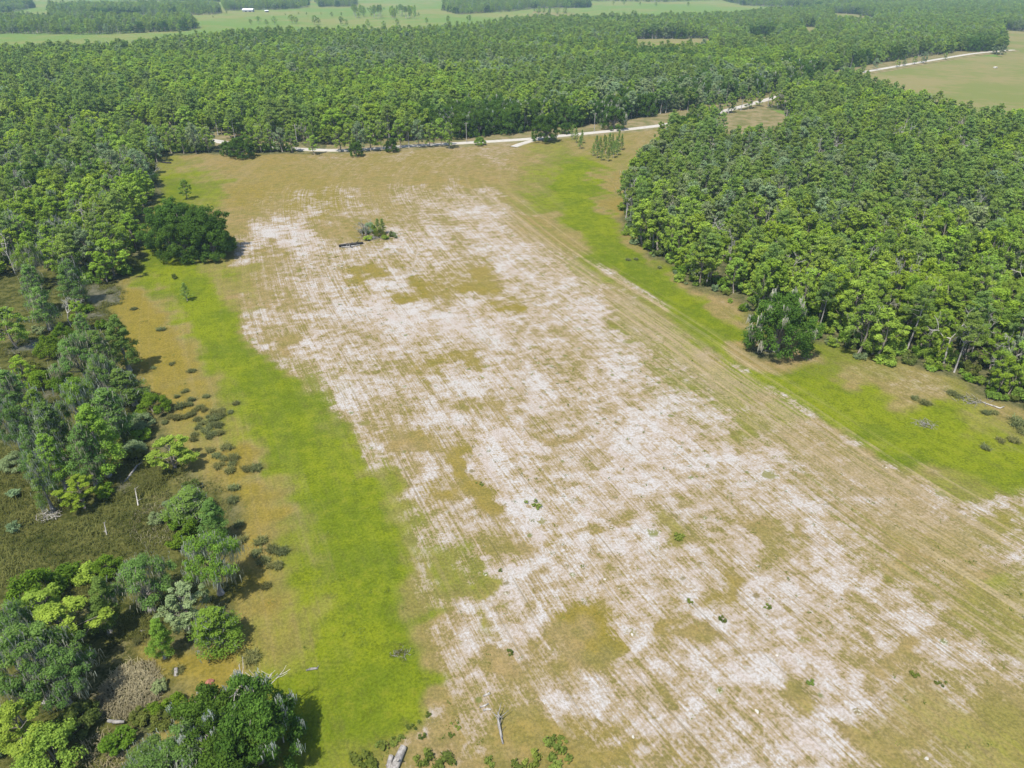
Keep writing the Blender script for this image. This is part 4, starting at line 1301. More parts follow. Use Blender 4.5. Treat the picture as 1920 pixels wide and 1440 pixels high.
for i, bx in enumerate((1328, 1333, 1345, 1350, 1366, 1372, 1389, 1401, 1407, 1424)):
    x, y = G(bx + rng.uniform(-2, 2), 217.5 - (bx - 1330) * 0.235 + 4.5)
    h = rng.uniform(13, 17)
    if i % 2:
        plant_tree('hardwood', x, y, h * 0.7, h * 0.22, 'mid', 'roadside hardwood between the white road and the tan clearing', 'hardwoods between road and tan clearing', lod=1, z=-1.0)
        continue
    plant_tree('pine', x, y, h, h * 0.17, 'mid', 'roadside pine with bare trunk between the white road and the tan clearing', 'pines between road and tan clearing', lod=1, z=-0.3)
    LAND.append((x, y, 1.5))
for x, y in scatter(GP([(1345, 262), (1480, 250), (1475, 285), (1360, 290)]), 4.5, 99):
    plant_tree('young_pine', x, y, rng.uniform(4.5, 6.5), rng.uniform(1.3, 1.7), 'mid', 'short young pine at the near side of the tan road clearing', 'young pines at the road clearing', lod=1, z=-0.2)
    LAND.append((x, y, 1.5))

# roadside trees along the far pasture
for i, (bx, by, h) in enumerate([(1617, 136, 9), (1640, 131, 10), (1683, 126, 7), (1694, 124, 6), (1714, 121, 8), (1731, 119, 11), (1772, 112, 7)]):
    x, y = G(bx, by)
    plant_tree('hardwood', x, y, h, h * 0.36, 'grey' if i % 2 else 'mid', f'small roadside tree by the far pasture, {words_row[i]} from the near end of the white road', 'trees along the far pasture road', lod=1, z=-0.4)

# ------------------------------------------------------------------ the woods: every trunk placed, the largest seen ones as things
pts = []     # x, y, kind, h, R, tone, zone


def clear_of(p, extra=()):
    keep = np.ones(len(p), bool)
    for (x, y, R) in list(LAND) + list(extra):
        keep &= np.hypot(p[:, 0] - x, p[:, 1] - y) > R * 0.75
    keep &= dist_poly(p, ROAD, False) > 8.5
    return p[keep]


def lump(x, y, s, ph):
    return 0.5 + 0.25 * (math.sin(x / s + ph) * math.cos(y / s * 1.3 + 2 * ph) + math.sin((x + y) / s * 0.6 + 3 * ph))


r = np.random.default_rng(11)
HOLES = [PASTURE, CLEAR] + CLEARINGS
for zone, poly, sp, seed in (('right', RIGHTWOOD, 4.7, 1), ('left', LEFTWOOD, 5.0, 2)):
    for x, y in clear_of(scatter(poly, sp, seed, holes=HOLES, jit=0.8)):
        q = lump(x, y, 26, seed)
        if r.random() < 0.22 * (1 + math.sin(x * 0.21 + 2 * math.sin(y * 0.13))) * (0.5 + 0.5 * math.sin(y * 0.17 + x * 0.07)):
            continue
        u_ = r.random()
        pine_share = (0.24 if y > 230 else 0.08) if zone == 'right' else 0.10
        if u_ < 0.07:
            k, h, R, tone = 'bare', r.uniform(12, 17), r.uniform(2.2, 3.4), 'pale'
        elif u_ < 0.07 + pine_share:
            k, h, R, tone = 'pine', r.uniform(14, 19), r.uniform(2.2, 3.2), 'mid'
        elif u_ < 0.24 + pine_share * 0.5 and zone == 'left':
            k, h, R, tone = 'cypress', r.uniform(11, 15), r.uniform(2.8, 4), 'mid' if r.random() < 0.7 else 'bright'
        elif q > 0.86 and r.random() < 0.6 and (zone == 'left' or y > 190):
            k, h, R, tone = 'oak', r.uniform(11, 14), r.uniform(4.5, 6.2), 'dark'
        else:
            t = r.random() * 0.7 + 0.15 + (lump(x, y, 48, 2) - 0.5) * 1.3
            tone = 'bright' if t > 0.74 else ('grey' if t < (0.42 if zone == 'left' else 0.3) else 'mid')
            k, h = 'hardwood', r.uniform(7.5, 15.5) * (0.82 + 0.36 * lump(x, y, 17, 3))
            R = 1.0 + h * r.uniform(0.12, 0.32)
        pts.append((x, y, k, h, R, tone, zone))
for x, y in clear_of(scatter(MIDWOOD, 5.8, 5, far=820, holes=HOLES, jit=0.9)):
    q = lump(x, y, 45, 5)
    u_ = r.random()
    dr = np.min(np.hypot(ROAD[:, 0] - x, ROAD[:, 1] - y))
    if u_ < 0.02:
        k, h, R, tone = 'bare', r.uniform(12, 17), r.uniform(2.2, 3.2), 'pale'
    elif u_ < 0.07 + (0.2 if q < 0.4 else 0):
        k, h, R, tone = 'pine', r.uniform(15, 21), r.uniform(2.6, 3.6), 'mid'
    elif (dr < 60 and x > -20 and r.random() < 0.25) or (q > 0.88 and x > -60):
        k, h, R, tone = 'oak', r.uniform(11, 15), r.uniform(5, 7), 'dark'
    else:
        t = r.random() * 0.7 + 0.15 + (lump(x, y, 70, 6) - 0.5) * 1.2
        tone = 'bright' if t > 0.76 else ('grey' if t < 0.26 else 'mid')
        k, h = 'hardwood', r.uniform(8.5, 16.5) * (0.82 + 0.36 * lump(x, y, 22, 4))
        R = 1.0 + h * r.uniform(0.15, 0.36)
    pts.append((x, y, k, h, R, tone, 'mid'))
# understory: shrubs in the near woods and along their rims
for zone, poly, sp, seed in (('right', RIGHTWOOD, 4.2, 31), ('left', LEFTWOOD, 4.4, 32)):
    p = scatter(poly, sp, seed, far=420, holes=HOLES)
    p = p[dist_poly(p, ROAD, False) > 7]
    de = dist_poly(p, poly)
    for (x, y), e in zip(p, de):
        if e < 7 or r.random() < 0.7:
            h = r.uniform(1.6, 4.2)
            t = r.random()
            pts.append((x, y, 'shrub', h, h * r.uniform(0.5, 0.75), 'mid' if t < 0.45 else ('olive' if t < 0.75 else 'bright'), zone))
rim_line = RIGHTWOOD[len(RIGHTWOOD) - 14:]
for a_, b_ in zip(rim_line[:-1], rim_line[1:]):
    if max(a_[0], b_[0]) > 125:
        continue
    for _ in range(int(np.linalg.norm(b_ - a_) / 2.6)):
        q_ = a_ + (b_ - a_) * r.random() + r.normal(size=2) * 1.3
        h = r.uniform(0.9, 3.0)
        t = r.random()
        pts.append((q_[0], q_[1], 'shrub', h, h * r.uniform(0.5, 0.8), 'mid' if t < 0.4 else ('olive' if t < 0.6 else ('grey' if t < 0.8 else 'bright')), 'right'))
# low bright thicket behind the lone oak
TH = GP([(1410, 545), (1500, 520), (1590, 545), (1620, 590), (1560, 615), (1500, 600)])
for x, y in scatter(TH, 3.2, 77):
    h = r.uniform(3, 5.5)
    pts.append((x, y, 'shrub', h, h * 0.6, 'bright', 'thicket'))
# loose bushes of the swamp
for x, y in clear_of(scatter(MARSH, 7.0, 41)):
    if r.random() < 0.30:
        h = r.uniform(1.0, 2.6)
        pts.append((x, y, 'shrub', h, h * r.uniform(0.6, 0.9), 'olive' if r.random() < 0.6 else 'grey', 'marsh'))

PXY = np.array([(q[0], q[1]) for q in pts])
PH = np.array([q[3] for q in pts])
u_, v_, dep = PIX(PXY[:, 0], PXY[:, 1], PH * 0.6)
seen = (u_ > -20) & (u_ < 1940) & (v_ > -20) & (v_ < 1460)
size = PH / dep * np.where(seen, 1, 1e-4)
taken = {}
for o in col.objects:
    if o.get('category'):
        taken[o.name.split('.')[0]] = taken.get(o.name.split('.')[0], 0) + 1
rest = {}
TONE_WORD = {'mid': 'mid green', 'bright': 'bright green', 'grey': 'grey green', 'dark': 'dark green', 'olive': 'olive', 'pale': 'pale leafless'}
KIND_WORD = {'oak': 'oak', 'hardwood': 'hardwood tree', 'pine': 'pine', 'cypress': 'cypress', 'shrub': 'bush', 'bare': 'dead tree'}
RIGHT_RIM = dist_poly(PXY, FIELD)
LONE = G(1475, 665)
for i in np.argsort(-size):
    x, y, k, h, R, tone, zone = pts[i]
    nm = KIND[k][0]
    if not seen[i] or taken.get(nm, 0) >= 295:
        rest.setdefault(k, []).append(pts[i])
        continue
    taken[nm] = taken.get(nm, 0) + 1
    rim = RIGHT_RIM[i]
    if zone == 'right':
        if math.hypot(x - LONE[0], y - LONE[1]) < 32:
            where = 'close behind the lone mossy oak'
        elif rim < 9:
            where = 'on the right wood rim by the ' + ('near green strip' if y < 175 else ('middle of the field' if y < 260 else 'young pines'))
        elif y > 300:
            where = 'at the road end of the right wood'
        elif u_[i] > 1700:
            where = 'in the right wood by the frame edge' if y < 200 else ('in the right wood halfway up the frame edge' if y < 260 else 'below the far tan pasture')
        elif y > 215:
            where = 'in the left half of the middle right wood' if u_[i] < 1480 else 'in the right half of the middle right wood'
        else:
            where = 'just inside the near rim of the right wood'
    elif zone == 'left':
        where = ('on the field rim of the left wood' if rim < 10 else ('in the left wood by the frame edge' if u_[i] < 110 else ('in the left wood near the road' if y > 300 else 'in the middle of the left wood')))
    elif zone == 'mid':
        where = 'across the road ' + ('left of the round roadside tree' if u_[i] < 590 else ('behind the roadside row' if u_[i] < 900 else ('behind the driveway' if u_[i] < 1200 else 'toward the far pasture')))
        where += ', front rank' if dist_poly(PXY[i:i + 1], ROAD, False)[0] < 26 else ', deeper in'
    elif zone == 'thicket':
        where = 'in the bright thicket behind the lone mossy oak'
    else:
        where = 'among the reeds of the open marsh' if y < 120 else 'scattered among the swamp cypresses'
    dn = np.hypot(PXY[:, 0] - x, PXY[:, 1] - y)
    nb = [j for j in np.nonzero(dn < 9.5)[0] if j != i and pts[j][2] != 'shrub']
    by = ''
    for test, phrase in ((lambda q: q[2] == 'bare' and k != 'bare', 'beside a dead tree'), (lambda q: q[2] == 'oak' and k != 'oak', 'beside a dark oak'),
                         (lambda q: q[2] == 'pine' and k != 'pine', 'beside a pine'), (lambda q: q[5] == 'bright' and tone != 'bright', 'beside a bright tree'),
                         (lambda q: q[5] == 'grey' and tone != 'grey', 'beside a greyish tree')):
        if any(test(pts[j]) for j in nb):
            by = phrase
            break
    lo_, hi_ = {'hardwood': (11, 14.2), 'pine': (15.2, 17.8), 'oak': (12, 13.4), 'bare': (12, 14), 'cypress': (12.2, 14), 'shrub': (2.2, 3.4)}[k]
    sizew = 'small' if h < lo_ else ('tall' if h > hi_ else '')
    lab = ' '.join(w for w in (sizew, TONE_WORD[tone], KIND_WORD[k], by, where) if w)
    if len(lab.split()) > 16:
        lab = ' '.join(w for w in (sizew, TONE_WORD[tone], KIND_WORD[k], where) if w)
    plant_tree(k, x, y, h, R, tone, lab, lab.replace(KIND_WORD[k], KIND_WORD[k] + 's', 1), lod=0 if dep[i] < 185 else 1,
               moss=(k == 'cypress' or r.random() < (0.35 if tone != 'bright' else 0.12)), z=-0.4 if zone == 'mid' else -0.05)


# ------------------------------------------------------------------ stuff: the rest of the woods as instanced scatter, one object per kind
hidden_sources = bpy.data.collections.new('tree_sources')


def scatter_object(name, variants, X, label):
    """X rows: x, y, z, rot, sx, sz, variant index."""
    X = np.asarray(X, float)
    src = bpy.data.collections.new(name + '_sources')
    for i, me_ in enumerate(variants):
        o = bpy.data.objects.new(f'{name}_source_{i:02d}', me_)
        src.objects.link(o)
    me_ = bpy.data.meshes.new(name)
    me_.vertices.add(len(X))
    me_.vertices.foreach_set('co', X[:, :3].astype(np.float32).ravel())
    for nm, c_ in (('rot', 3), ('sx', 4), ('sz', 5)):
        me_.attributes.new(nm, 'FLOAT', 'POINT').data.foreach_set('value', X[:, c_].astype(np.float32))
    me_.attributes.new('var', 'INT', 'POINT').data.foreach_set('value', X[:, 6].astype(np.int32))
    o = bpy.data.objects.new(name, me_)
    o['kind'] = 'stuff'
    o['label'] = label
    col.objects.link(o)
    g = bpy.data.node_groups.new(name + '_scatter', 'GeometryNodeTree')
    g.interface.new_socket('Geometry', in_out='INPUT', socket_type='NodeSocketGeometry')
    g.interface.new_socket('Geometry', in_out='OUTPUT', socket_type='NodeSocketGeometry')
    N_ = g.nodes
    gi, go = N_.new('NodeGroupInput'), N_.new('NodeGroupOutput')
    ci = N_.new('GeometryNodeCollectionInfo')
    ci.inputs['Collection'].default_value = src
    ci.inputs['Separate Children'].default_value = True
    ci.inputs['Reset Children'].default_value = True
    iop = N_.new('GeometryNodeInstanceOnPoints')
    iop.inputs['Pick Instance'].default_value = True

    def att(nm, ty):
        a = N_.new('GeometryNodeInputNamedAttribute')
        a.data_type = ty
        a.inputs['Name'].default_value = nm
        return a.outputs['Attribute']
    cr, cs = N_.new('ShaderNodeCombineXYZ'), N_.new('ShaderNodeCombineXYZ')
    g.links.new(att('rot', 'FLOAT'), cr.inputs[2])
    sx = att('sx', 'FLOAT')
    g.links.new(sx, cs.inputs[0])
    g.links.new(sx, cs.inputs[1])
    g.links.new(att('sz', 'FLOAT'), cs.inputs[2])
    g.links.new(gi.outputs[0], iop.inputs['Points'])
    g.links.new(ci.outputs[0], iop.inputs['Instance'])
    g.links.new(att('var', 'INT'), iop.inputs['Instance Index'])
    g.links.new(cr.outputs[0], iop.inputs['Rotation'])
    g.links.new(cs.outputs[0], iop.inputs['Scale'])
    g.links.new(iop.outputs[0], go.inputs[0])
    md = o.modifiers.new('scatter', 'NODES')
    md.node_group = g
    return o


def whole_tree_mesh(kind, v, lod, tone):
    w_, c_, m_ = geo(kind, v, lod)
    g = Geo()
    g.join(w_, 0)
    mats = [M['pale_wood'] if kind == 'bare' else (M['grey_wood'] if kind in ('cypress', 'pine', 'broad', 'young_pine') else M['bark'])]
    if c_.V:
        g.join(c_, 1)
        mats.append(M[KIND[kind][2][tone]])
    return g.mesh(f'{kind}_whole', mats)


FOREST_NAME = {'oak': ('oak_woods', 'mass of dark oaks in the woods beyond the road'), 'hardwood': ('hardwood_woods', 'mass of green hardwoods filling the woods'),
               'pine': ('pine_woods', 'mass of pines filling the woods'), 'cypress': ('cypress_woods', 'mass of cypresses in the left wood'),
               'shrub': ('undergrowth', 'undergrowth of bushes under the woods'), 'bare': ('dead_woods', 'pale dead trees scattered through the woods')}
for k, L in rest.items():
    tones = [t for t in KIND[k][2] if not (k == 'bare' and t == 'grey')]
    meshes, idx = [], {}
    for lod in (1, 2):
        for t in tones:
            for v in range(min(NVAR[k], 6)):
                idx[lod, t, v] = len(meshes)
                meshes.append(whole_tree_mesh(k, v, lod, t))
    X = []
    H0, R0 = DIM[k]
    for x, y, _k, h, R, tone, zone in L:
        lod = 1 if math.hypot(x, y) < 430 else 2
        X.append((x, y, -0.4 if zone == 'mid' else -0.1, r.random() * 6.28, R / R0, h / H0, idx[lod, tone, int(r.integers(min(NVAR[k], 6)))]))
    scatter_object(FOREST_NAME[k][0], meshes, X, FOREST_NAME[k][1])

# far woods: clumps of whole crowns
FARWOODS = [GP(q) for q in (
    [(-300, 44), (360, 42), (372, 52), (340, 58), (250, 61.5), (180, 64.5), (0, 63), (-300, 66)],
    [(95, 17), (400, 16), (415, 24), (400, 27), (250, 29.5), (95, 31)],
    [(-200, -6), (60, 2), (62, 14), (35, 20), (0, 26), (-200, 30)],
    [(415, -4), (580, -2), (575, 14), (540, 17), (420, 20)],
    [(590, 3), (670, 1), (668, 12), (600, 13)],
    [(832, 0), (1105, -2), (1105, 14), (1000, 16), (960, 21), (860, 27), (832, 20)],
    [(1340, -4), (1920, -10), (1920, 0), (1700, 12), (1560, 16), (1460, 13), (1392, 10)],
    [(-400, -17), (2300, -17), (2300, -9), (1400, -2), (1250, 4), (1110, 2), (900, -6), (600, -5), (420, 3), (270, 2), (100, -6), (-400, -8)])]
far_pts = []
for i, q in enumerate(FARWOODS):
    for x, y in scatter(q, 9.0 if i not in (7,) else 13.0, 50 + i):
        far_pts.append((x, y, 0))
FARMID = scatter(MIDWOOD, 6.6, 60, near=820, holes=HOLES, jit=0.9)
FARMID = FARMID[dist_poly(FARMID, ROAD, False) > 9]
for x, y in FARMID:
    far_pts.append((x, y, 1))
meshes, spec = [], []
for k, t in (('hardwood', 'mid'), ('hardwood', 'grey'), ('hardwood', 'bright'), ('pine', 'mid'), ('oak', 'dark')):
    for v in range(3):
        meshes.append(whole_tree_mesh(k, v, 2, t))
        spec.append((k, t))
X = []
for x, y, z in far_pts:
    q = lump(x, y, 70, 9)
    u0 = r.random()
    if u0 < 0.12 + (0.22 if q < 0.42 else 0):
        b, h, R = 9, r.uniform(15, 21), r.uniform(3.4, 4.6)
        k = 'pine'
    elif q > 0.84 or u0 > 0.94:
        b, h, R = 12, r.uniform(12, 15), r.uniform(5.5, 7.5)
        k = 'oak'
    else:
        t = r.random()
        b = 0 if t < 0.62 else (3 if t < 0.86 else 6)
        h, R = r.uniform(9, 19), r.uniform(2.6, 6.4)
        k = 'hardwood'
    H0, R0 = DIM[k]
    X.append((x, y, -0.6, r.random() * 6.28, R / R0, h / H0, b + int(r.integers(3))))
scatter_object('distant_woods', meshes, X, 'distant woods between the hazy pastures')

# grove and lone trees of the far pasture
GROVE = GP([(658, 26), (778, 28), (780, 35), (730, 36), (660, 33)])
i = 0
for x, y in scatter(GROVE, 24.0, 90):
    plant_tree('pine' if i % 2 else 'hardwood', x, y, r.uniform(16, 21), r.uniform(4, 5.5), 'mid', 'tall tree of the small grove in the hazy far pasture', 'grove in the far pasture', lod=1, moss=False, z=-0.6)
    i += 1
for bx, by, h in [(535, 28, 5), (560, 27, 6), (575, 28, 7), (602, 27, 6), (640, 29, 9), (622, 31, 12), (345, 57, 15), (357, 55, 17), (362, 52, 16), (1002, 22, 9), (1040, 20, 8), (785, 30, 9), (470, 46, 12), (485, 44, 16), (500, 47, 13), (515, 45, 17), (548, 43, 18), (556, 44, 15), (590, 46, 19), (598, 45, 14), (640, 47, 18), (650, 48, 13), (690, 50, 15), (720, 52, 14), (745, 50, 16), (800, 44, 13), (840, 42, 15), (880, 43, 17), (1010, 27, 20), (1020, 26, 16), (1030, 27, 19), (1045, 27, 17), (1060, 27, 18), (400, 33, 6), (425, 25, 7), (690, 20, 9), (720, 18, 8), (1150, 9, 12), (1170, 9, 14), (1200, 10, 12), (1230, 11, 13), (1290, 12, 14)]:
    x, y = G(bx, by)
    h *= 0.75
    plant_tree('hardwood', x, y, h, h * 0.4, 'mid', 'lone tree ' + (W := 'at the end of the nearest far wood block' if bx < 430 else ('before the white barn field' if bx < 620 else ('near the small far grove' if bx < 790 else ('on the far rim of the central woods' if bx < 1000 else 'in the upper right far pasture')))), 'lone trees ' + W, lod=1, moss=False, z=-0.6)


# ------------------------------------------------------------------ reeds, weeds, tussocks
def blades(r, P3, n_each, length, width, spread):
    m = len(P3) * n_each
    b = np.repeat(P3, n_each, 0) + np.concatenate([r.normal(size=(m, 2)) * spread * 0.4, np.zeros((m, 1))], 1)
    a = r.random(m) * 2 * math.pi
    dirn = np.stack([np.cos(a), np.sin(a), np.zeros(m)], 1)
    side = np.stack([-np.sin(a), np.cos(a), np.zeros(m)], 1)
    L = length * (0.6 + 0.7 * r.random(m))[:, None]
    lean = (0.25 + 0.75 * r.random(m))[:, None]
    w_ = width * (0.6 + 0.8 * r.random(m))[:, None]
    mid = b + dirn * L * 0.35 * lean + np.array([0, 0, 1]) * L * 0.6
    tip = b + dirn * L * lean + np.array([0, 0, 1]) * L * (1.0 - 0.45 * lean)
    V = np.stack([b - side * w_, b + side * w_, mid + side * w_ * 0.8, mid - side * w_ * 0.8, tip + side * w_ * 0.15, tip - side * w_ * 0.15], 1).reshape(-1, 3)
    k = np.arange(m)[:, None] * 6
    Q_ = np.concatenate([k + np.array([0, 1, 2, 3]), k + np.array([3, 2, 4, 5])], 1).reshape(-1, 4)
    return V, Q_, np.repeat(r.random(m), 2)


def reed_patch(name, poly, spacing, seed, n_each, length, width, mat, label, keep=1.0):
    r_ = np.random.default_rng(seed)
    p = scatter(poly, spacing, seed)
    p = p[r_.random(len(p)) < keep]
    g = Geo()
    V_, Q_, T_ = blades(r_, np.c_[p, np.full(len(p), -0.3)], n_each, length, width, spacing)
    b0 = V_[::6]
    lp = 0.5 + 0.3 * np.sin(b0[:, 0] * 0.45 + 1.5 * np.sin(b0[:, 1] * 0.3)) + 0.3 * np.sin(b0[:, 1] * 0.6 + b0[:, 0] * 0.2)
    T_ = np.clip(np.repeat(lp, 2) * 0.7 + T_ * 0.5 - 0.1, 0, 1)
    g.add(V_, Q_, T_)
    o = bpy.data.objects.new(name, g.mesh(name, [mat]))
    o['kind'] = 'stuff'
    o['label'] = label
    col.objects.link(o)


reed_patch('reeds', GP([(-20, 1000), (0, 930), (120, 985), (230, 935), (300, 905), (350, 955), (425, 960), (420, 1020), (340, 1010), (290, 1040), (200, 1040), (60, 1090), (-20, 1100)]), 0.85, 3, 7, 0.9, 0.045, M['reed'], 'olive brown reeds covering the open marsh')
reed_patch('reeds', GP([(-20, 860), (60, 880), (140, 950), (80, 980), (-20, 990)]), 0.9, 4, 6, 0.9, 0.045, M['reed'], 'dark reeds in the shaded left marsh')
reed_patch('reeds', GP([(240, 850), (310, 890), (420, 900), (440, 1080), (430, 1120), (370, 920), (300, 905), (245, 880)]), 1.0, 5, 6, 0.8, 0.045, M['reed'], 'reeds along the marsh bank', 0.7)
reed_patch('dry_reeds', GP([(205, 1265), (245, 1238), (290, 1240), (305, 1275), (300, 1310), (270, 1335), (230, 1350), (185, 1340), (180, 1305)]), 0.42, 6, 8, 0.75, 0.05, M['dry_reed'], 'round patch of tan dry reeds')
reed_patch('dry_reeds', GP([(150, 1395), (200, 1360), (240, 1400), (225, 1445), (150, 1450)]), 0.6, 7, 6, 0.6, 0.05, M['dry_reed'], 'dry brown reeds at the bottom left', 0.7)
reed_patch('dry_reeds', GP([(255, 955), (330, 935), (330, 1010), (285, 1030), (240, 1000)]), 1.0, 8, 6, 0.8, 0.05, M['dry_reed'], 'tan dry reeds in the open marsh', 0.5)

rim = np.repeat(np.array(POND_RIM), 7, 0) + r.normal(size=(7 * len(POND_RIM), 2)) * 0.75
g = Geo()
g.add(*blades(r, np.c_[rim, np.full(len(rim), -0.2)], 7, 0.75, 0.045, 0.5))
o = bpy.data.objects.new('pond_reeds', g.mesh('pond_reeds', [M['reed']]))
o['kind'] = 'stuff'
o['label'] = 'reeds and grass growing out of the pond margins'
col.objects.link(o)

# low weeds over the field: uncountable small tufts
p = scatter(FIELD, 2.0, 17, far=260)
ux, uy, _ = PIX(p[:, 0], p[:, 1])
dens = idw(ux, uy, SAND, 2)
p = p[(r.random(len(p)) < np.where(dens > 0.15, 0.16, 0.06)) & (sdist(p, MARSH) < 0)]
g = Geo()
for chunk in np.array_split(p, 3):
    s = r.uniform(0.16, 0.42)
    g.add(*blades(r, np.c_[chunk, np.full(len(chunk), -0.12)], 9, 0.34, 0.055, 0.6))
o = bpy.data.objects.new('weeds', g.mesh('weeds', [M['weed']]))
o['kind'] = 'stuff'
o['label'] = 'small weed tufts sprinkled over the sandy field'
col.objects.link(o)

tuss_mesh = []
for s in range(4):
    g = Geo()
    rr = np.random.default_rng(200 + s)
    c_ = rr.normal(size=(9, 2)) * 0.3
    g.add(*blades(rr, np.c_[c_, np.full(9, -0.1)], 26, 0.85, 0.05, 0.4))
    tuss_mesh.append(g.mesh('tussock', [M['tussock']]))


def tussock(bx, by, s, label, group=None, mesh=None, name='tussock', cat='grass tussock', flat=1.0):
    x, y = G(bx, by)
    o = bpy.data.objects.new(name, mesh or tuss_mesh[int(rng.integers(4))])
    o.location = (x, y, ground_z(x, y) + 0.02)
    o.rotation_euler = (0, 0, rng.random() * 6.28)
    s *= 0.72
    o.scale = (s, s * rng.uniform(0.8, 1.2), s * flat)
    o['label'] = label
    o['category'] = cat
    if group:
        o['group'] = group
    col.objects.link(o)


T1 = [(1070, 95), (1065, 120), (1160, 75), (1330, 115), (1130, 135), (1150, 150), (1200, 165), (1250, 150), (1110, 205), (1190, 215), (1240, 185), (1120, 250), (1190, 240), (1090, 320), (1180, 300), (1245, 285), (1000, 195), (930, 220), (990, 75),
      (1100, 150), (1170, 190), (1215, 200), (1140, 225), (1160, 270), (1210, 285), (1075, 180), (1040, 190), (1015, 130), (960, 190), (1100, 290), (1225, 240)]
for zx, zy in T1:
    tussock(zx / 3, 720 + zy / 3, rng.uniform(1.1, 1.9), 'dark grass tussock in the dense patch on the rusty grass', 'tussocks in the dense patch on the rusty grass')
T2 = [(1185, 380), (1275, 365), (1220, 410), (1260, 430), (1310, 425), (1310, 462), (1395, 487), (1440, 485), (1315, 595), (1310, 665), (1230, 470), (1290, 500)]
for zx, zy in T2:
    tussock(zx / 3, 720 + zy / 3, rng.uniform(1.1, 1.8), 'dark grass tussock along the marsh bank right of the solitary round tree', 'tussocks along the marsh bank')
T3 = [(1345, 795), (1350, 890), (1470, 890), (1535, 940), (1590, 950), (1520, 1030), (1570, 1030), (1440, 960), (1470, 1010), (1500, 1000), (1500, 1140)]
for zx, zy in T3:
    tussock(zx / 3, 720 + zy / 3, rng.uniform(1.0, 1.6), 'dark grass tussock on the grass beside the big mossy cypress', 'tussocks beside the big mossy cypress')
for bx, by, s, lab in [(348, 734, 1.3, 'single tussock above the dense patch on the rusty grass'), (433, 775, 1.3, 'single tussock out on the green strip side'), (251, 580, 1.5, 'small green tussock on the upper rusty grass'),
                       (302, 619, 2.0, 'long dark tussock in the middle of the rusty grass'), (322, 683, 1.3, 'tussock low on the rusty grass, right one of two'), (287, 690, 1.3, 'tussock low on the rusty grass, left one of two'),
                       (360, 697, 1.6, 'dark tussock where rusty grass meets green'), (208, 550, 1.9, 'dark round tussock on the grey mud flat'), (473, 1233, 2.0, 'largest dark tussock on the near grass'),
                       (412, 1220, 1.3, 'pale tussock left of the largest dark one'), (432, 1215, 1.2, 'small dark tussock just left of the largest one'), (335, 1257, 1.2, 'tussock by the grey stump near the tan reeds'),
                       (255, 1205, 1.2, 'green tuft below the rounded grey green cypress'), (1787, 741, 2.0, 'dark tussock on the near green edge, left of the brush pile'), (1797, 746, 1.5, 'small tussock touching the one left of the brush pile'),
                       (1714, 749, 1.5, 'small dark tussock with a pale spot in the right grass'), (1735, 759, 1.9, 'oval dark tussock in the right grass'), (1907, 795, 3.0, 'large dark tussock at the right frame edge'),
                       (1916, 812, 2.4, 'second large tussock at the right frame edge'), (1875, 828, 1.5, 'tussock on the lush grass near the right frame edge'), (1900, 829, 1.8, 'dark double tussock near the right frame edge'),
                       (1847, 842, 1.6, 'olive tuft on the lush right grass'), (1865, 776, 1.5, 'tussock below the fallen white branch'), (1849, 776, 1.5, 'tussock left below the fallen white branch'),
                       (1177, 488, 1.6, 'left of two dark spots of grass beside the right wood'), (1192, 488, 1.6, 'right of two dark spots of grass beside the right wood'), (1237, 503, 1.5, 'tussock by the corner of the right wood')]:
    tussock(bx, by, s, lab, flat=0.75)
wm = []
for s in range(3):
    g = Geo()
    rr = np.random.default_rng(300 + s)
    C = rr.normal(size=(7, 3)) * np.array([0.4, 0.4, 0.1]) + np.array([0, 0, 0.35])
    g.add(*leaves(rr, C, [0.3] * 7, 40, 0.12, 0.8))
    wm.append(g.mesh('weed', [M['weed']]))
for bx, by, s, lab in [(715, 1396, 1.2, 'dark weed left of the pale dirt heap'), (736, 1395, 1.2, 'dark weed between the two left weeds and the trunk'), (747, 1384, 1.1, 'weed beside the pale dirt heap'), (771, 1365, 1.1, 'weed at the upper end of the pale dirt heap'),
                       (803, 1343, 0.9, 'small weed alone on the tan bottom corner of the field'), (791, 1383, 1.0, 'weed right of the pale dirt heap'), (859, 1362, 0.9, 'weed by the white stones'), (843, 1379, 0.9, 'weed on the second dirt heap'),
                       (1007, 947, 1.9, 'round green weed on the white sand in the middle of the field'), (958, 1225, 1.1, 'green weed at the bottom of the bare strip'), (937, 1070, 0.9, 'small green weed on the sand beside the bare strip'),
                       (903, 908, 1.0, 'green weed by the brown patch'), (1275, 1012, 2.2, 'wide olive weed patch in the middle right of the sand'), (1352, 1163, 1.3, 'green weed with a pale clod in the near sand'), (1290, 1128, 1.0, 'round olive weed in the near sand'),
                       (1441, 1140, 1.0, 'bright weed by the brown near patch'), (1710, 1265, 1.2, 'green weed at the near right of the field'), (1760, 1283, 1.0, 'olive weed right of the green one at the near right'), (1517, 1284, 1.1, 'dark olive weed on the white near sand'),
                       (826, 1424, 2.6, 'big leafy weed at the bottom edge'), (795, 1428, 2.2, 'leafy weed at the bottom edge beside the fallen trunk'), (680, 1428, 2.6, 'olive scrub at the bottom edge left of the fallen trunk'), (700, 1436, 2.0, 'bright scrub by the fallen trunk'),
                       (1000, 1432, 2.4, 'leafy weed at the bottom edge in the middle'), (1035, 1405, 2.2, 'tall weed at the bottom edge with a white twig'), (1052, 1388, 1.2, 'small weed above the tall weed at the bottom edge'), (1045, 1428, 2.4, 'leafy weed at the bottom edge, rightmost'),
                       (965, 1438, 1.8, 'low weed at the bottom edge right of the fallen dead tree'), (915, 1435, 1.6, 'small leafy weed at the bottom edge')]:
    tussock(bx, by, s, lab, mesh=wm[int(rng.integers(3))], name='weed', cat='weed', flat=0.7)

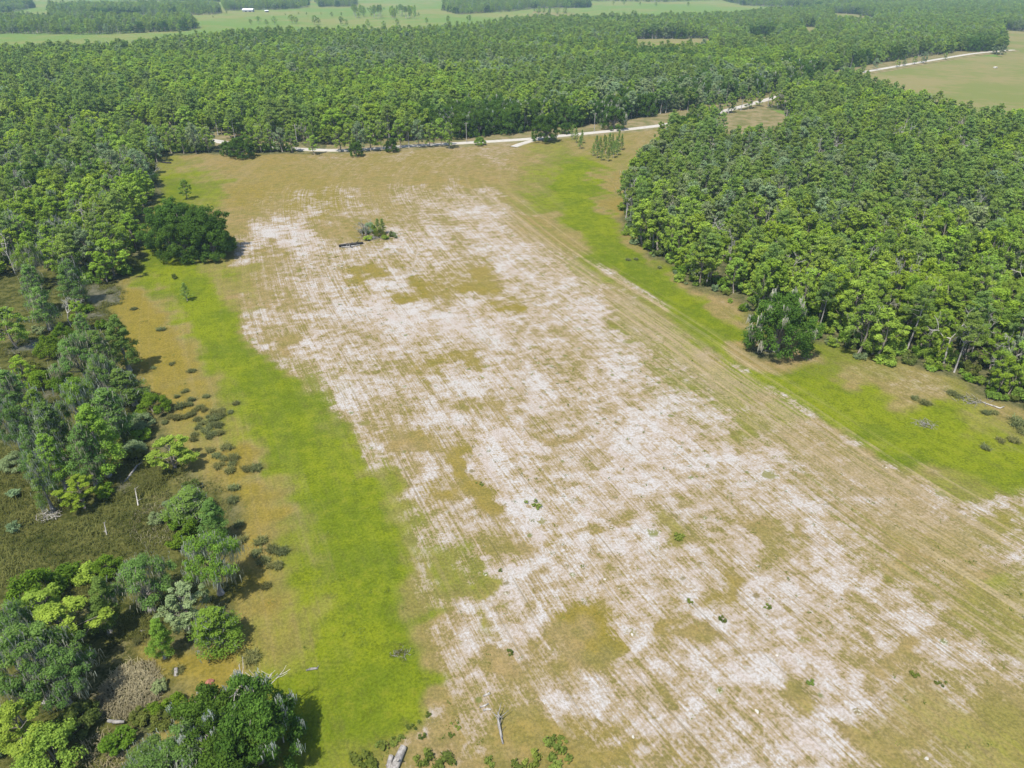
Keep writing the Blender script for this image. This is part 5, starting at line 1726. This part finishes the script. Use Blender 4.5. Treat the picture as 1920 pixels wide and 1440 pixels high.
# ------------------------------------------------------------------ the clump in the middle of the field
for kind, bx, by, h, R, tone, lab in [('shrub', 703, 438, 4.2, 1.2, 'mid', 'slim green sapling in the clump in mid field'), ('young_pine', 718, 438, 5.5, 1.7, 'mid', 'tallest sapling of the clump in mid field'), ('shrub', 742, 446, 2.6, 0.9, 'grey', 'thin sapling at the right end of the clump in mid field'),
                                      ('shrub', 690, 450, 2.0, 1.8, 'mid', 'green bush at the front of the clump in mid field'), ('shrub', 723, 447, 2.0, 1.6, 'mid', 'dark bush below the tallest sapling in mid field'), ('shrub', 680, 437, 2.0, 1.5, 'olive', 'low bush at the left of the clump in mid field'),
                                      ('bare', 686, 440, 6.5, 3.6, 'grey', 'grey dead bush of many twigs in the clump in mid field')
                                      , ('thicket', 694, 436, 4.2, 2.4, 'grey', 'grey green thicket at the left of the clump in mid field'), ('thicket', 713, 443, 3.0, 2.2, 'olive', 'olive thicket in the middle of the clump in mid field'), ('young_pine', 709, 434, 4.8, 1.5, 'mid', 'small dark pine behind the thickets in mid field'), ('shrub', 735, 443, 2.2, 1.4, 'olive', 'olive bush right of the tallest sapling in mid field')]:
    x, y = G(bx, by)
    plant_tree(kind, x, y, h, R, tone, lab, moss=False, lod=0, z=ground_z(x, y) - 0.02)
for _ in range(2):
    x, y = G(680 + 8 * _, 441)
    plant_tree('bare', x, y, 4.5 + _, 3.2, 'grey', ['short grey dead bush left in the clump in mid field', 'grey dead twigs in the centre of the clump in mid field'][_], moss=True, lod=0, z=ground_z(x, y) - 0.6)


def log_thing(name, label, cat, pts_px, radii, mat, z=0.15, stubs=0, lift=None):
    q = GP(pts_px)
    c0 = q.mean(0)
    zz = [z] * len(q) if lift is None else lift
    loc = (c0[0], c0[1], ground_z(*c0))
    t = thing(name, label, cat, loc)
    p3 = np.c_[q - c0, zz]
    g = Geo()
    g.add(*tube(p3, radii, 8), smooth_=True)
    part('trunk', g.mesh('trunk', [mat]), t)
    rr = np.random.default_rng(len(label) * 7)
    for i in range(stubs):
        f = rr.uniform(0.3, 1.0) * (len(p3) - 1)
        k = min(int(f), len(p3) - 2)
        a = p3[k] + (p3[k + 1] - p3[k]) * (f - k)
        L = np.linalg.norm(p3[-1] - p3[0]) * rr.uniform(0.2, 0.45)
        d_ = (p3[-1] - p3[0]) / np.linalg.norm(p3[-1] - p3[0]) * 0.6 + rr.normal(size=3) * 0.7
        d_[2] = abs(d_[2]) * 0.5
        d_ /= np.linalg.norm(d_)
        g = Geo()
        rad = radii[k] * 0.45
        g.add(*tube([a, a + d_ * L * 0.5 + rr.normal(size=3) * 0.05, a + d_ * L], [rad, rad * 0.7, rad * 0.3], 5), smooth_=True)
        part('branch', g.mesh('branch', [mat]), t)
    return t


log_thing('fallen_log', 'charred black log lying left of the clump in mid field', 'log', [(636, 463), (650, 461), (665, 459), (681, 457)], [0.5, 0.55, 0.5, 0.4], M['char_wood'], 0.35, 3)
log_thing('fallen_log', 'whitish broken log along the front of the charred log', 'log', [(640, 464.5), (655, 463.5), (675, 460)], [0.2, 0.22, 0.16], M['pale_wood'], 0.25, 2)
log_thing('fallen_log', 'dark old log with a white end at the top left of the field', 'log', [(304, 305), (312, 306), (321, 306)], [0.4, 0.42, 0.36], M['char_wood'], 0.3, 2)
log_thing('dead_tree', 'uprooted grey dead tree lying on tan soil at the bottom of the field', 'dead tree', [(943, 1396), (939, 1378), (935, 1362), (934, 1345)], [0.09, 0.16, 0.15, 0.08], M['grey_wood'], 0.2, 9, [0.1, 0.3, 0.7, 1.1])
log_thing('fallen_log', 'thick split trunk lying out of the bottom edge of the picture', 'log', [(757, 1404), (748, 1424), (738, 1448)], [0.42, 0.5, 0.5], M['grey_wood'], 0.4, 1)
log_thing('fallen_log', 'short black and white trunk piece beside the thick split trunk', 'log', [(734, 1420), (731, 1432), (729, 1448)], [0.3, 0.34, 0.3], M['grey_wood'], 0.3, 1)
log_thing('driftwood', 'upper white root lying on the sand at the bottom of the field', 'driftwood', [(906, 1306), (912, 1303), (919, 1301)], [0.1, 0.16, 0.07], M['pale_wood'], 0.12, 2)
log_thing('driftwood', 'middle white root lying on the sand at the bottom of the field', 'driftwood', [(899, 1327), (908, 1324), (916, 1320)], [0.08, 0.14, 0.08], M['pale_wood'], 0.12, 3)
log_thing('driftwood', 'lowest white root lying on the sand at the bottom of the field', 'driftwood', [(906, 1333), (913, 1330), (921, 1331)], [0.1, 0.16, 0.08], M['pale_wood'], 0.12, 3)
log_thing('fallen_log', 'short whitish log on the near green strip', 'log', [(574, 1258), (584, 1255), (596, 1254)], [0.1, 0.17, 0.13], M['grey_wood'], 0.15, 2)
log_thing('fallen_log', 'grey log at the lower edge of the tan reeds', 'log', [(203, 1353), (217, 1355), (234, 1355)], [0.2, 0.24, 0.18], M['grey_wood'], 0.25, 1)
log_thing('fallen_log', 'white stick by the water near the rounded grey green cypress', 'log', [(261, 1184), (268, 1184), (274, 1183)], [0.12, 0.15, 0.1], M['pale_wood'], 0.2, 0)
log_thing('fallen_log', 'bleached log leaning across the small green pond', 'log', [(234, 906), (246, 893), (259, 878)], [0.2, 0.22, 0.14], M['grey_wood'], 0.3, 1, [0.15, 0.4, 0.7])
log_thing('fallen_branch', 'long white bent branch lying on the right grass by the wood', 'branch', [(1842, 756), (1860, 762), (1874, 767), (1882, 764)], [0.08, 0.13, 0.16, 0.1], M['pale_wood'], 0.2, 1)
log_thing('fallen_log', 'pale stick on the grey mud at the left frame edge', 'log', [(0, 868), (6, 864), (14, 861)], [0.12, 0.14, 0.08], M['pale_wood'], 0.25, 1)
log_thing('fallen_log', 'white log by the mossy cypress beside the lower grey pond', 'log', [(35, 769), (44, 767), (55, 765)], [0.14, 0.16, 0.1], M['pale_wood'], 0.3, 1)
log_thing('fallen_branch', 'bright orange dead branch beside the single bright bush', 'branch', [(236, 1378), (238, 1370), (238, 1362)], [0.16, 0.2, 0.06], plain_material('orange_wood', (0.55, 0.24, 0.10), (0.72, 0.38, 0.2), 4.0), 0.25, 3)
log_thing('snag', 'small broken snag sticking out of the open marsh', 'snag', [(259, 948), (259.5, 945), (258, 930)], [0.1, 0.09, 0.05], M['pale_wood'], 0.2, 2, [0.0, 0.6, 1.8])
log_thing('snag', 'short twiggy snag in the lower open marsh', 'snag', [(200, 1003), (200.5, 1000), (199, 990)], [0.1, 0.09, 0.05], M['grey_wood'], 0.2, 4, [0.0, 0.5, 1.2])
log_thing('stump', 'grey stump in the rusty grass right of the tan reeds', 'stump', [(330, 1264), (331, 1261), (331.5, 1257)], [0.34, 0.28, 0.22], M['grey_wood'], 0.2, 2, [-0.1, 0.3, 0.7])
log_thing('fallen_log', 'small bleached log on the grass beside the near marsh corner', 'log', [(366, 1197), (370, 1199), (373, 1201)], [0.1, 0.14, 0.1], M['grey_wood'], 0.15, 2)


def brush_pile(name, label, bx, by, s, mat, n_, seed):
    x, y = G(bx, by)
    rr = np.random.default_rng(seed)
    t = thing(name, label, 'brush pile', (x, y, ground_z(x, y)))
    g = Geo()
    for i in range(n_ * 3):
        a = rr.random() * 3.14
        d_ = np.array([math.cos(a), math.sin(a), rr.uniform(-0.12, 0.2)])
        c0 = np.append(rr.normal(size=2) * s * np.array([0.62, 0.42]), rr.uniform(0.04, 0.16 * s))
        L = s * rr.uniform(0.12, 0.5)
        m_ = c0 + rr.normal(size=3) * 0.12
        g.add(*tube([c0 - d_ * L, m_, c0 + d_ * L], [0.025, 0.045, 0.02], 4, False), smooth_=True)
    pp = part('twigs', g.mesh('twigs', [mat]), t)
    pp['kind'] = 'stuff'
    g = Geo()
    c_ = np.c_[rr.normal(size=(14, 2)) * s * 0.5, np.full(14, -0.1)]
    g.add(*blades(rr, c_, 9, 0.5, 0.045, 0.5))
    pp = part('weeds', g.mesh('weeds', [M['tussock']]), t)
    pp['kind'] = 'stuff'


brush_pile('brush_pile', 'flat grey brush heap lying on the lush right grass', 1738, 797, 2.2, M['grey_wood'], 16, 1)
brush_pile('brush_pile', 'dark brush heap near the right wood beside the white bent branch', 1822, 752, 2.4, M['grey_wood'], 18, 2)
brush_pile('brush_pile', 'round grey heap of dead twigs in the dark marsh', 90, 967, 1.7, M['pale_wood'], 34, 3)
brush_pile('brush_pile', 'pale broken branches by the road beside the driveway', 1020, 265, 2.6, M['pale_wood'], 12, 4)
brush_pile('brush_pile', 'grey tangle of twigs at the foot of the clump in mid field', 698, 446, 3.4, M['grey_wood'], 26, 7)
brush_pile('brush_pile', 'grey twigs on the green strip left of the lower field corner', 750, 1224, 1.0, M['grey_wood'], 8, 5)
brush_pile('brush_pile', 'dark fallen limbs under the lone mossy oak', 1442, 655, 2.4, M['grey_wood'], 14, 6)


def rock(name, label, cat, bx, by, s, mat, seed):
    x, y = G(bx, by)
    import bmesh
    bm = bmesh.new()
    bmesh.ops.create_icosphere(bm, subdivisions=2, radius=1.0)
    rr = np.random.default_rng(seed)
    k = rr.normal(size=(4, 3))
    for v in bm.verts:
        q = np.array(v.co)
        f = 1 + 0.12 * sum(math.sin(3 * (q @ kk)) for kk in k)
        v.co = mathutils.Vector(q * f * np.array([1.25, 0.85, 0.55]) * s)
    me_ = bpy.data.meshes.new(name)
    bm.to_mesh(me_)
    bm.free()
    me_.materials.append(mat)
    o = bpy.data.objects.new(name, me_)
    o.location = (x, y, ground_z(x, y) + 0.2 * s)
    o.rotation_euler = (0, 0, rr.random() * 3)
    o['label'] = label
    o['category'] = cat
    col.objects.link(o)


rock('clod', 'reddish brown clod on the rusty grass right of the tan reeds', 'clod', 392, 1281, 0.55, plain_material('red_clay', (0.27, 0.11, 0.07), (0.38, 0.17, 0.11), 5.0), 1)
PALE = plain_material('pale_rock', (0.38, 0.36, 0.31), (0.6, 0.57, 0.5), 4.0)
for i, (bx, by, s, lab) in enumerate([(1185, 1190, 0.2, 'largest pale clod on the white near sand'), (1419, 1335, 0.24, 'bluish white clod on the near sand'), (1737, 1423, 0.22, 'white clod at the lower right of the field'), (1456, 1230, 0.18, 'pale clod with dark edge on the near sand'),
                                      (1187, 1383, 0.18, 'white clod at the bottom of the near sand'), (1134, 1086, 0.18, 'pale clod beside a brown strip of sand'), (1902, 720, 0.3, 'pale stone')][:6]):
    rock('clod', lab, 'clod', bx, by, s, PALE, 10 + i)

# utility poles beside the road
for i, (bx, by, lab) in enumerate([(875, 268, 'grey wooden utility pole between the round verge bush and the roadside row'), (1114, 248, 'grey wooden utility pole by the road near the mossy road oak'), (558, 272, 'grey wooden utility pole behind the round short trunked tree')]):
    x, y = G(bx, by)
    t = thing('utility_pole', lab, 'utility pole', (x, y, 0.0), 0.5, group='utility poles along the road')
    g = Geo()
    g.add(*tube([(0, 0, -0.5), (0, 0, 5), (0, 0, 10.5)], [0.19, 0.16, 0.12], 8), smooth_=True)
    part('pole', g.mesh('pole', [M['grey_wood']]), t)
    g = Geo()
    g.add(*tube([(-1.2, 0.17, 9.8), (1.2, 0.17, 9.8)], [0.07, 0.07], 4))
    arm = part('crossarm', g.mesh('crossarm', [M['grey_wood']]), t)
    for sx in (-1.05, 1.05):
        g = Geo()
        g.add(*tube([(sx, 0.17, 9.86), (sx, 0.17, 10.0), (sx, 0.17, 10.12)], [0.06, 0.08, 0.04], 6))
        part('insulator', g.mesh('insulator', [PALE]), arm)

# white roofed barn and sheds at the far treeline
def barn(bx, by, L, W, hw, hr, label, rz=0.05):
    x, y = G(bx, by)
    t = thing('barn', label, 'barn', (x, y, -0.6), rz)
    V = np.array([(-L, -W, 0), (L, -W, 0), (L, W, 0), (-L, W, 0), (-L, -W, hw), (L, -W, hw), (L, W, hw), (-L, W, hw), (-L, 0, hr), (L, 0, hr)])
    g = Geo()
    g.add(V, [(0, 1, 5, 4), (1, 2, 6, 5), (2, 3, 7, 6), (3, 0, 4, 7), (4, 5, 9, 8), (7, 8, 9, 6)])
    g.add(np.array([V[4], V[8], V[7], (V[4] + V[7]) / 2]), [(0, 1, 2, 3)])
    g.add(np.array([V[5], (V[5] + V[6]) / 2, V[6], V[9]]), [(0, 1, 2, 3)])
    part('wall', g.mesh('wall', [plain_material('barn_wall', (0.25, 0.25, 0.24), (0.33, 0.33, 0.31), 0.5)]), t)
    o_ = 0.8
    zr = lambda yy: hr + 0.12 - (hr - hw) * abs(yy) / W
    g = Geo()
    ye = W + o_
    for s in (-1, 1):
        R8 = np.array([(-L - o_, s * ye, zr(ye)), (L + o_, s * ye, zr(ye)), (L + o_, 0, zr(0)), (-L - o_, 0, zr(0))])
        g.add(np.vstack([R8, R8 + np.array([0, 0, 0.15])]), [(0, 1, 2, 3), (4, 5, 6, 7), (0, 1, 5, 4), (1, 2, 6, 5), (3, 0, 4, 7)])
    part('roof', g.mesh('roof', [plain_material('white_metal_roof', (0.7, 0.73, 0.75), (0.78, 0.8, 0.82), 0.4, 0.5, 0.3)]), t)
    for dx in (-L * 0.5, L * 0.3):
        g = Geo()
        g.add(np.array([(dx, -W - 0.05, 0), (dx + 3.5, -W - 0.05, 0), (dx + 3.5, -W - 0.05, hw * 0.8), (dx, -W - 0.05, hw * 0.8)]), [(0, 1, 2, 3)])
        part('door', g.mesh('door', [M['char_wood']]), t)


barn(466, 21.5, 10.5, 7, 3.6, 6.2, 'white roofed barn by the hazy far treeline')
barn(500, 22.0, 3.2, 3, 2.5, 3.4, 'small pale shed right of the white roofed barn', 0.3)
rock('boulder', 'white spot of stone alone on the far tan pasture', 'stone', 1867, 127, 1.6, PALE, 40)

# ------------------------------------------------------------------ haze
hz = NT('haze')
pv = hz.node('ShaderNodeVolumePrincipled')
pv.inputs['Color'].default_value = (0.52, 0.76, 0.9, 1)
pv.inputs['Density'].default_value = 0.00009
pv.inputs['Anisotropy'].default_value = 0.0
hz.t.links.new(pv.outputs[0], hz.out.inputs['Volume'])
hx, hy0, hy1, hz0, hz1 = 7200, -700, 7700, -1.7, 95.0
V = np.array([(sx * hx, yy, zz) for zz in (hz0, hz1) for yy in (hy0, hy1) for sx in (-1, 1)])
g = Geo()
g.add(V, [(0, 2, 3, 1), (4, 5, 7, 6), (0, 1, 5, 4), (2, 6, 7, 3), (0, 4, 6, 2), (1, 3, 7, 5)])
o = bpy.data.objects.new('haze', g.mesh('haze', [hz.m]))
o['kind'] = 'stuff'
col.objects.link(o)
print('things', {k: v for k, v in sorted(taken.items())}, 'rest', {k: len(v) for k, v in rest.items()}, 'far', len(far_pts))
